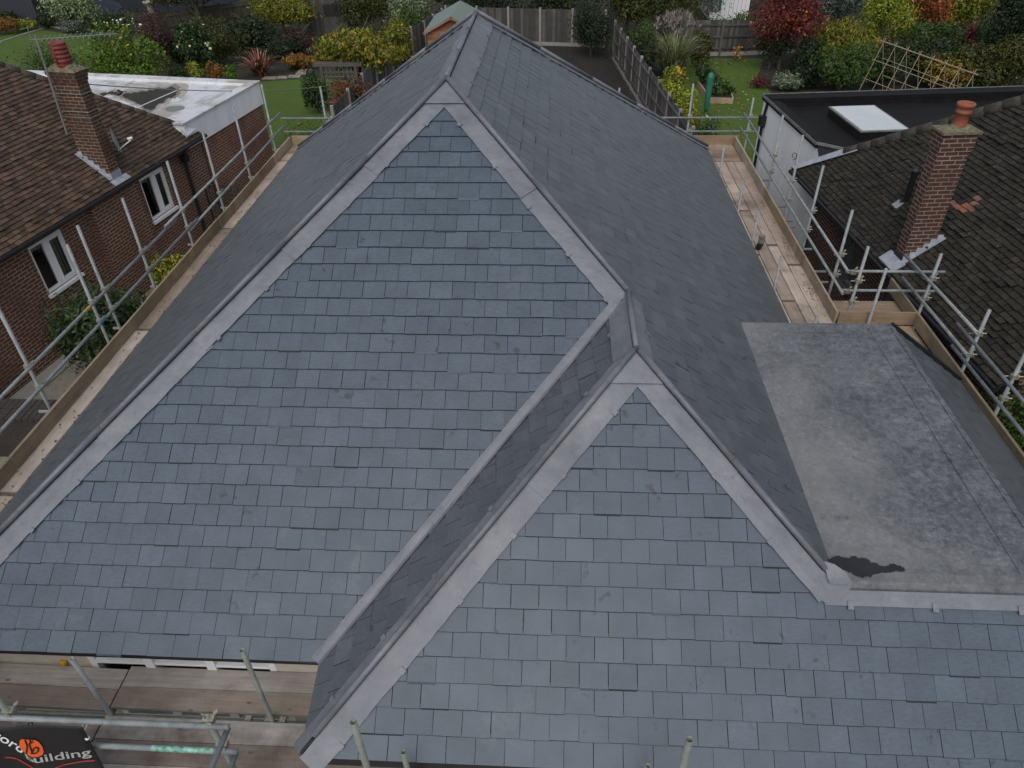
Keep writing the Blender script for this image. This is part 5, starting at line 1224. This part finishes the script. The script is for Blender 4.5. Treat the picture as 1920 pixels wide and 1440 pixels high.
obj('timber_edge', m, M['toe_x'], RB); obj('soil', MB().poly([(p.x,p.y,.18) for p in rb][::-1]), M['soil'], RB)
tpz = gz(1216,205,.0)
TP = thing('chimney_pot', gz(1216,208,.3)*1-Z*.3, 'dark terracotta pot standing on the soil against the right fence', 'pot'); b_ = OFF[TP.name]
obj('pot', MB().lathe(b_, [(.16,0),(.18,.05),(.20,.35),(.24,.36),(.24,.44),(.2,.44),(.18,.2)], 18), M['terracotta_red'], TP, smooth=True)
pb = gy(285,28,47)
PD = thing('stone_pedestal', (pb.x,47,0), 'pale stone pedestal standing between the dark bushes at the top left', 'ornament'); ph = gy(284,2,47).z
obj('column', MB().lathe((pb.x,47,0), [(.3,0),(.3,.12),(.2,.2),(.17,ph-.25),(.24,ph-.16),(.32,ph-.1),(.32,ph),(.22,ph+.02)], 20), M['stone'], PD, smooth=True)
bn0, bn1 = gy(172,24,49.2), gy(232,24,49.2); zb0 = .42
GBN = thing('garden_bench', ((bn0.x+bn1.x)/2, 49.2, 0), 'blue grey slatted bench with an arched back against the dark blue fence', 'bench')
m = MB(); w_ = bn1.x-bn0.x
for i in range(4): m.beam((bn0.x,48.75+.12*i,zb0),(bn1.x,48.75+.12*i,zb0),.09,.03)
obj('seat', m, M['blue_grey'], GBN); m = MB(); hb = gy(205,0,49.2).z
for i in range(7): z = zb0+.12+i*(hb-zb0-.1)/7; f_ = math.sqrt(max(.06,1-(i/7.4)**3)); m.beam((bn0.x+w_/2*(1-f_),49.22,z),(bn1.x-w_/2*(1-f_),49.22,z),.03,.05)
for i in range(5): x = bn0.x+w_*(.1+.2*i); m.beam((x,49.25,zb0),(x,49.25,hb-.35*abs(i-2)),.05,.04,Y)
obj('backrest', m, M['blue_grey'], GBN)
for x in (bn0.x+.05, bn1.x-.05):
    for y in (48.75,49.2): obj('leg', MB().beam((x,y,0),(x,y,zb0-.02),.06,.06,Y), M['blue_grey'], GBN)
    obj('armrest', MB().beam((x,48.7,zb0+.25),(x,49.22,zb0+.25),.06,.04).beam((x,48.75,zb0),(x,48.75,zb0+.23),.05,.05,Y), M['blue_grey'], GBN)
for i, (px, py) in enumerate(((585,125),(572,133),(566,138),(552,144),(530,146),(506,147))):
    P = gz(px,py,0); w_ = .55+.1*(i % 2)
    props(obj('stepping_stone', MB().hexa([(P.x-w_/2,P.y-.2,0),(P.x+w_/2,P.y-.22,0),(P.x+w_/2-.04,P.y+.2,0),(P.x-w_/2+.03,P.y+.22,0)],[(P.x-w_/2,P.y-.2,.04),(P.x+w_/2,P.y-.22,.04),(P.x+w_/2-.04,P.y+.2,.04),(P.x-w_/2+.03,P.y+.22,.04)]), M['path'], base=(P.x,P.y,0)), 'pale flat stepping stone in the row curving round the spiky bronze plant', 'paving stone', 'stepping stones on the left lawn')
eg = MB(); pe = [gz(a,b,.04) for a, b in ((0,79),(40,66),(90,50),(130,53),(175,57))]
for a, b in zip(pe, pe[1:]): eg.beam(a, b, .10, .08)
props(obj('lawn_edging', eg, M['concrete'], base=pe[2]), 'pale kerb edging round the far left lawn', 'edging')
wl0 = wl_(Vector((cX1,cY1,4.85))); wl1 = gz(640,150,2.2); wl1 = gy(700,146,33)
wm_ = MB(); pts_ = []
for i in range(25): k = i/24; p = wl0.lerp(wl1, k); p.z -= .9*4*k*(1-k)*.35; pts_.append(p)
props(obj('overhead_cable', wm_.path(pts_, .012, 4), M['steel_dull'], base=wl0, uv=False), 'thin grey overhead cable sagging from the left chimney across the lawn', 'cable')
# low brick wall and path by the left house
bw0, bw1 = gz(-60,757,.95), gz(112,757,.95)
BW = thing('garden_wall', (-9.6,9.7,0), 'thick dark grey brick garden wall with a brick on edge top beside the left scaffold', 'wall')
m = MB(); m.box(-13, bw1.x, 9.35, 9.9, 0, .86); obj('wall', m, M['brick_grey'], BW)
m = MB(); k = 0; x = -11.5
while x < bw1.x-.02:
    for r_ in range(2): j = random.uniform(-.006,.006); m.box(x+.004, x+.10, 9.345+r_*.28+j, 9.345+r_*.28+.27+j, .865, .95+random.uniform(-.006,.006))
    x += .108
obj('brick_coping', m, M['brick_grey'], BW)
# wire mesh gate between the houses
GTm = thing('mesh_gate', wl_(Vector((.3, wL(380,400).y, 0))), 'black wire mesh gate standing below the left downpipe', 'gate'); g0 = OFF[GTm.name]
m = MB()
for i in range(14): m.tube(g0+X*(.1*i)+Z*.1, g0+X*(.1*i)+Z*1.5, .008, 4)
for i in range(12): m.tube(g0+Z*(.15+.12*i), g0+X*1.3+Z*(.15+.12*i), .008, 4)
obj('mesh', m, M['black_plastic'], GTm); obj('gate_frame', MB().path([g0, g0+Z*1.55, g0+X*1.32+Z*1.55, g0+X*1.32], .025, 8), M['black_plastic'], GTm)

# ---------------- plants
P_ = plant
P_('dark_shrub', 'russet orange shrub at the far left end of the border', 'shrub', (-15,30,28,66), 45.5, 'autumn', 1600, .13)
P_('light_shrub', 'small yellow green shrub between the russet shrub and the dark conical bush', 'shrub', (28,31,67,56), 46.2, 'lime', 1500, .12)
P_('conical_shrub', 'dark conical evergreen left of the variegated bush', 'shrub', (64,18,106,54), 47, 'dark', 2000, .12)
P_('variegated_bush', 'large round cream and green variegated bush by the far left lawn', 'shrub', (74,-26,173,44), 46.8, 'variegated', 5200, .17, lobes=14)
P_('lavender_clump', 'low grey green clump under the variegated bush', 'shrub', (112,38,166,55), 45.6, 'grey', 1500, .10)
P_('low_hedge', 'low dark clipped hedge in front of the slatted bench', 'hedge', (162,22,262,54), 45.2, 'dark', 3400, .12, depth=.7, lobes=16)
P_('russet_shrub', 'tall dark red brown shrub behind the bright green bush', 'shrub', (246,22,342,128), 37.5, 'russet', 6500, .10, lobes=14)
P_('bright_bush', 'big bright green rounded bush with white flowers on top, behind the left flat roof', 'shrub', (150,46,304,142), 32.5, 'bright', 8000, .12, lobes=16, extra=[('flowers','white_petal',26,.10,.93),('yellow_leaves','leaf_lime',700,.13,.3)])
P_('clipped_hedge', 'dark green hedge between the lawn and the left tiled roof', 'hedge', (15,76,160,134), 30.5, 'mid', 5200, .10, depth=1.3, lobes=18)
P_('flowering_shrub', 'dark glossy shrub with cream flower heads right of the red brown shrub', 'shrub', (332,42,398,126), 36.8, 'laurel', 4200, .17, extra=[('cream_blossom','cream_petal',150,.13,.5)])
P_('olive_shrub', 'dense olive green shrub behind the low border plants', 'shrub', (384,48,452,126), 37.4, 'olive', 4200, .10)
P_('glossy_evergreen', 'dark glossy evergreen mass in front of the brown fence', 'shrub', (408,32,524,92), 41.5, 'dark', 6000, .15, lobes=14)
P_('weeping_tree', 'yellow green weeping tree overhanging the old grey shed', 'tree', (464,-30,582,58), 43.8, 'yellowgreen', 6500, .14, lobes=14, droop=.6)
P_('tree', 'dark tree with a bare trunk in front of the brown fence', 'tree', (290,-50,430,14), 43.5, 'olive', 5200, .15, trunk_r=.2)
P_('thicket', 'bare brown tangled thicket left of the old grey shed wall', 'shrub', (520,40,604,108), 42.6, 'russet', 1800, .10)
blades('spiky_plant', 'spiky bronze and pink striped plant arching over the lawn edge', 'plant', gz(490,142,0), 95, 1.3, 1.3, .10, 'phormium', upright=.85)
for i, (x0, x1, kd, lab) in enumerate(((306,352,'mid','low green border plant behind the white flat roof edge, leftmost of the strip'),(350,388,'lime','low yellow green border plant behind the white flat roof edge'),(386,420,'autumn','low russet border plant behind the white flat roof edge'),(416,446,'bright','fresh green border plant at the right end of the flat roof strip'))):
    P_('border_plant', lab, 'plant', (x0,118,x1,146), 34.6, kd, 1100, .11, lobes=6)
P_('grey_groundcover', 'low dark blue green groundcover behind the spiky bronze plant', 'plant', (448,86,560,118), 38.6, 'conifer', 2600, .10, depth=1.2, lobes=14)
P_('climber', 'large yellow and green leafy climber sprawling over the left fence and trellis', 'climber', (596,50,742,132), 31.6, 'yellowgreen', 8500, .15, lobes=18, droop=.5, extra=[('yellow_leaves','leaf_yellow',160,.13,.2),('orange_leaves','leaf_orange',120,.13,.1)])
P_('upright_shrub', 'mid green shrub leaning on the fence between the climber and the pale bush', 'shrub', (688,26,770,86), 35.0, 'yellowgreen', 4200, .12, lobes=10)
P_('pale_bush', 'pale silver green variegated bush left of the orange shed', 'shrub', (728,-24,808,42), 41.5, 'pale', 5200, .14, lobes=14)
P_('brown_tree', 'brown green tree right of the old shed', 'tree', (630,-40,745,52), 44.5, 'olive', 5600, .14, lobes=12)
P_('clipped_bush', 'dark blue green round bush standing left of the lattice trellis', 'shrub', (565,120,610,200), 30.0, 'laurel', 3400, .10, lobes=10)
P_('red_tinted_shrub', 'shrub with bright red leaf tips in front of the lattice trellis', 'shrub', (614,140,706,215), 27.8, 'redgreen', 3000, .12, lobes=12)
P_('rose_bed', 'low dark rose bush with pink blooms beside the left rear scaffold corner', 'shrub', (532,225,618,282), 22.8, 'mid', 2800, .07, lobes=12, extra=[('blooms','pink',9,.13,.6)])
P_('small_flowers', 'small pale flowered plant at the foot of the round dark bush', 'plant', (588,196,625,222), 25.4, 'pale', 700, .06, lobes=5)
HB_ = [(-5.5,'olive',47.5,5.5,'olive tree behind the orange shed ridge'),(.5,'dark',47.5,6,'dark tree behind the middle of the back fence'),(6.5,'olive',47.5,6,'olive tree right of the dark evergreens'),(14.5,'mid',49,7,'tall green tree behind the red maple'),(20.5,'olive',49.5,7,'olive tree behind the yellow tree'),(32.0,'dark',50,7,'dark tree at the far right skyline corner')]
for x, kd, y, hh, lab in HB_:
    SEED[0] += 1; rng = np.random.default_rng(SEED[0]); o = thing('background_tree', (x,y,0), lab, 'tree', 'trees along the skyline')
    P, Nn = crown_points(rng, (x,y,hh*.5), (4.6,2.6,hh*.52), 9000, 16, .4); P[:,2] = np.maximum(P[:,2],.05); leaves_mesh('crown', P, Nn, .20, M['leaf_'+kd], o, rng)
    obj('trunk', trunk_mb((x,y,0),(x,y,hh*.7),.22,6,rng,4), M['bark'], o, uv=False)
P_('dark_hedge', 'dark evergreen hedge above the left half of the back fence', 'hedge', (830,-40,985,22), 44.2, 'conifer', 6500, .12, depth=1.2, lobes=18)
P_('dark_hedge', 'dark evergreen hedge above the right half of the back fence', 'hedge', (965,-40,1110,24), 43.6, 'dark', 6500, .12, depth=1.2, lobes=18)
P_('yew', 'big black green evergreen at the right end of the back fence', 'shrub', (1068,-12,1152,108), 39.6, 'conifer', 8000, .10, lobes=14)
P_('olive_tree', 'olive green loose tree behind the feathery grass', 'tree', (1120,-60,1235,55), 43.0, 'olive', 6500, .14, lobes=14)
P_('grey_tree', 'grey green small leaved tree left of the white outbuilding', 'tree', (1210,-50,1336,64), 42.0, 'olive', 7500, .11, lobes=14)
P_('rounded_shrub', 'dark green shrub leaning over the rail fence left of the feathery grass', 'shrub', (1168,36,1236,104), 36.6, 'mid', 4800, .10, lobes=10)
blades('feathery_grass', 'tall feathery grass clump with pinkish plumes beside the rail fence', 'plant', gz(1258,146,0), 520, 2.1, 1.45, .05, 'miscanthus', plumes=60, upright=.72)
for i, (bx, yy, lab) in enumerate((((1222,132,1292,172),31.2,'lime leaved shrub below the feathery grass'),((1236,158,1304,206),28.8,'yellow leaved shrub halfway along the rail fence'),((1258,184,1322,228),26.6,'green shrub hanging over the rail fence left of the dryer'))):
    P_('golden_shrub', lab, 'shrub', bx, yy, ('lime','lime','yellowgreen')[i], 3000, .12, lobes=10, extra=[('yellow_leaves','leaf_yellow',30,.12,.6)])
P_('white_flowered_shrub', 'low shrub dotted with white flowers behind the rear scaffold rails', 'shrub', (1292,206,1352,272), 24.6, 'mid', 2200, .09, lobes=9, extra=[('flowers','white_petal',34,.10,.2)])
P_('bed_shrub', 'grey green shrub at the back of the raised bed', 'shrub', (1304,122,1352,160), 33.6, 'laurel', 2000, .12, lobes=7)
P_('bed_shrub', 'pale leaved shrub at the front of the raised bed', 'shrub', (1334,150,1374,186), 32.4, 'mid', 2000, .12, lobes=7)
P_('sapling', 'thin sapling with a few yellow leaves before the curved fence', 'plant', (1372,78,1394,98), 38.0, 'yellow', 60, .13, lobes=4)
P_('maple_tree', 'red maple tree with a slim pale trunk on the right lawn', 'tree', (1414,-46,1548,84), 36.4, 'maple', 10500, .11, lobes=18, trunk_r=.09, extra=[('orange_leaves','leaf_orange',450,.11,.0)])
P_('dark_bush', 'dark shrub filling the space under the red maple', 'shrub', (1416,48,1482,132), 38.2, 'dark', 4200, .10, lobes=9)  # dark leaved bush
P_('dark_bush', 'dark shrub between the maple trunk and the yellow green shrub', 'shrub', (1480,62,1540,140), 38.8, 'conifer', 3600, .10, lobes=9)
P_('variegated_shrub', 'small cream edged shrub in front of the maple trunk', 'shrub', (1444,128,1498,172), 34.2, 'pale', 2600, .11, lobes=8)
P_('fallen_leaf_mound', 'low red leaved plant at the edge of the right lawn', 'plant', (1410,140,1446,168), 34.8, 'crimson', 500, .09, lobes=5)
P_('yellow_shrub', 'big yellow green long leaved shrub right of the maple', 'shrub', (1514,26,1650,108), 37.6, 'yellowgreen', 8500, .19, lobes=18, droop=.7, aspect=.32)
P_('yellow_tree', 'upright yellow leaved tree left of the orange tree', 'tree', (1608,-40,1704,92), 41.0, 'lime', 7000, .16, lobes=13, droop=.5, aspect=.35)
P_('camellia', 'dense mid green shrub in front of the yellow green shrub', 'shrub', (1516,84,1644,172), 34.6, 'mid', 7500, .12, lobes=16)
P_('green_shrub', 'grey green tree top between the maple and the yellow tree', 'tree', (1530,-50,1632,34), 46.0, 'grey', 5200, .14, lobes=12)
P_('orange_tree', 'orange autumn tree behind the bamboo frame', 'tree', (1676,-44,1788,80), 45.0, 'orange', 7000, .14, lobes=14, extra=[('green_leaves','leaf_olive',900,.14,0)])
P_('green_tree', 'light green tree right of the orange tree', 'tree', (1756,-50,1872,66), 50.0, 'yellowgreen', 6500, .16, lobes=14)
P_('crimson_shrub', 'small crimson shrub among the dark foliage at the right', 'shrub', (1793,46,1850,104), 42.0, 'crimson', 2600, .10, lobes=8)
P_('yellow_patch', 'single bright yellow shrub top right of the crimson shrub', 'shrub', (1859,46,1882,72), 43.0, 'yellow', 500, .11, lobes=4)
P_('dark_bank', 'dark shrub bank below the orange tree and behind the bamboo frame', 'shrub', (1672,60,1806,160), 41.5, 'dark', 8500, .13, lobes=18)
P_('dark_bank', 'dark shrub bank below the crimson shrub', 'shrub', (1776,86,1900,176), 38.4, 'olive', 8500, .12, lobes=18)
P_('conifer_tree', 'tall dark conifer at the top right corner', 'tree', (1846,-60,1960,150), 44.0, 'conifer', 11000, .13, lobes=18)
P_('laurel_bank', 'grey green bush at the right edge above the black roof', 'shrub', (1852,70,1960,178), 37.0, 'olive', 7500, .11, lobes=14)
P_('vine', 'orange and yellow vine climbing the bamboo frame', 'climber', (1720,92,1826,168), 32.9, 'autumn', 3600, .12, lobes=16, hollow=.2, force=True, extra=[('green_leaves','leaf_yellowgreen',1400,.12,0)])
P_('vine', 'small orange leaved vine at the left end of the bamboo frame', 'climber', (1632,60,1672,160), 33.6, 'autumn', 1100, .12, lobes=9, hollow=.2, force=True)
P_('laurel', 'dark glossy laurel bush against the brick wall by the left scaffold', 'shrub', (118,548,282,712), 12.9, 'laurel', 5200, .13, lobes=14, depth=.75, aspect=.36)
P_('variegated_laurel', 'small yellow spotted evergreen between the brick wall and the left toe boards', 'shrub', (280,468,352,552), 15.2, 'lime', 1500, .12, lobes=8, depth=.5, aspect=.4)
P_('pittosporum', 'dense small leaved green bush beyond the outer scaffold at the right edge', 'shrub', (1842,700,2020,960), 8.7, 'mid', 13000, .06, lobes=16, depth=1.1, force=True)
FILL = [
 ('dark_shrub','dark low shrub between the red brown shrub and the cream flowered shrub','shrub',(318,70,352,124),37.6,'dark'),
 ('dark_shrub','dark shrub below the weeping tree, right of the glossy evergreen','shrub',(505,62,566,112),41.8,'conifer'),
 ('dark_shrub','dark shrub at the foot of the brown boarded fence','shrub',(342,18,412,62),41.2,'olive'),
 ('dry_grass','tawny dry grass tuft right of the spiky bronze plant','plant',(536,98,592,132),38.0,'autumn'),
 ('dark_shrub','dark shrub between the old shed and the yellow climber','shrub',(590,66,640,112),38.5,'dark'),
 ('fern_shrub','mid green shrub in the gap behind the pale silver bush','shrub',(748,20,790,70),39.5,'mid'),
 ('dark_shrub','dark shrub behind the rail fence, left of the feathery grass','shrub',(1180,60,1240,118),35.2,'dark'),
 ('dark_shrub','dark shrub between the feathery grass and the curved fence','shrub',(1292,60,1330,128),37.4,'olive'),
 ('climbing_rose','leafy plant hanging over the curved fence below the white outbuilding','shrub',(1330,26,1420,52),40.4,'mid'),
 ('dark_shrub','dark shrub in front of the dark one beside the maple trunk','shrub',(1492,118,1536,168),35.4,'conifer'),
 ('dark_shrub','dark shrub behind the left end of the bamboo frame','shrub',(1626,76,1690,166),37.0,'dark'),
 ('dark_shrub','dark shrub behind the right end of the bamboo frame','shrub',(1800,118,1880,178),35.2,'dark'),
 ('green_bank','mid green shrub above the bamboo frame under the orange tree','shrub',(1700,40,1810,110),43.5,'mid'),
 ('green_bank','mid green shrub right of the crimson shrub','shrub',(1836,40,1900,110),42.6,'mid'),
 ('ivy_bank','dark shrub behind the trunk of the red maple and the white outbuilding','shrub',(1400,20,1470,70),41.0,'mid'),
 ('dark_shrub','dark shrub behind the russet shrub at the far left end','shrub',(-20,18,30,46),48.0,'dark'),
]
for nm_, lb_, ct_, bx_, yy_, kd_ in FILL: P_(nm_, lb_, ct_, bx_, yy_, kd_, 4200, .12, lobes=12)
# fallen leaves and soil clods too many to count
rng = np.random.default_rng(5)
def scatter(name, n, poly_fn, size, kind, label, z=.03):
    P = np.array([poly_fn() for _ in range(n)]); Nn = rng.normal(size=(n,3))*.25+np.array([0,0,1]); Nn /= np.linalg.norm(Nn,axis=1)[:,None]
    o = props(thing(name, (P[:,0].mean(), P[:,1].mean(), P[:,2].min()), label, 'leaves'), kind='stuff'); leaves_mesh('litter', P, Nn, size, M['leaf_'+kind], o, rng, .8); return o
scatter('fallen_leaves', 420, lambda: (rng.uniform(5.5,10.2), rng.uniform(24,38.3), .03), .11, 'leaves', 'scattered fallen autumn leaves on the right hand lawn')
scatter('fallen_leaf_litter', 900, lambda: (rng.uniform(-7,3.4), rng.uniform(24,41), .03), .10, 'russet', 'scattered dark leaf litter over the bare soil')
cl_ = [rng.uniform(10.4,16.5) for _ in range(16)]
scatter('board_litter', 300, lambda: (4.60-abs(rng.normal())*.07, cl_[rng.integers(16)]+rng.normal()*.16, BZ+.012), .022, 'phormium', 'brown leaf litter and dirt swept along the right walkway toe board')
scatter('gutter_litter', 160, lambda: (rng.uniform(-6.8,-6.45), rng.uniform(3.5,17.5), BZ+.012), .03, 'russet', 'brown leaf specks on the left walkway boards')
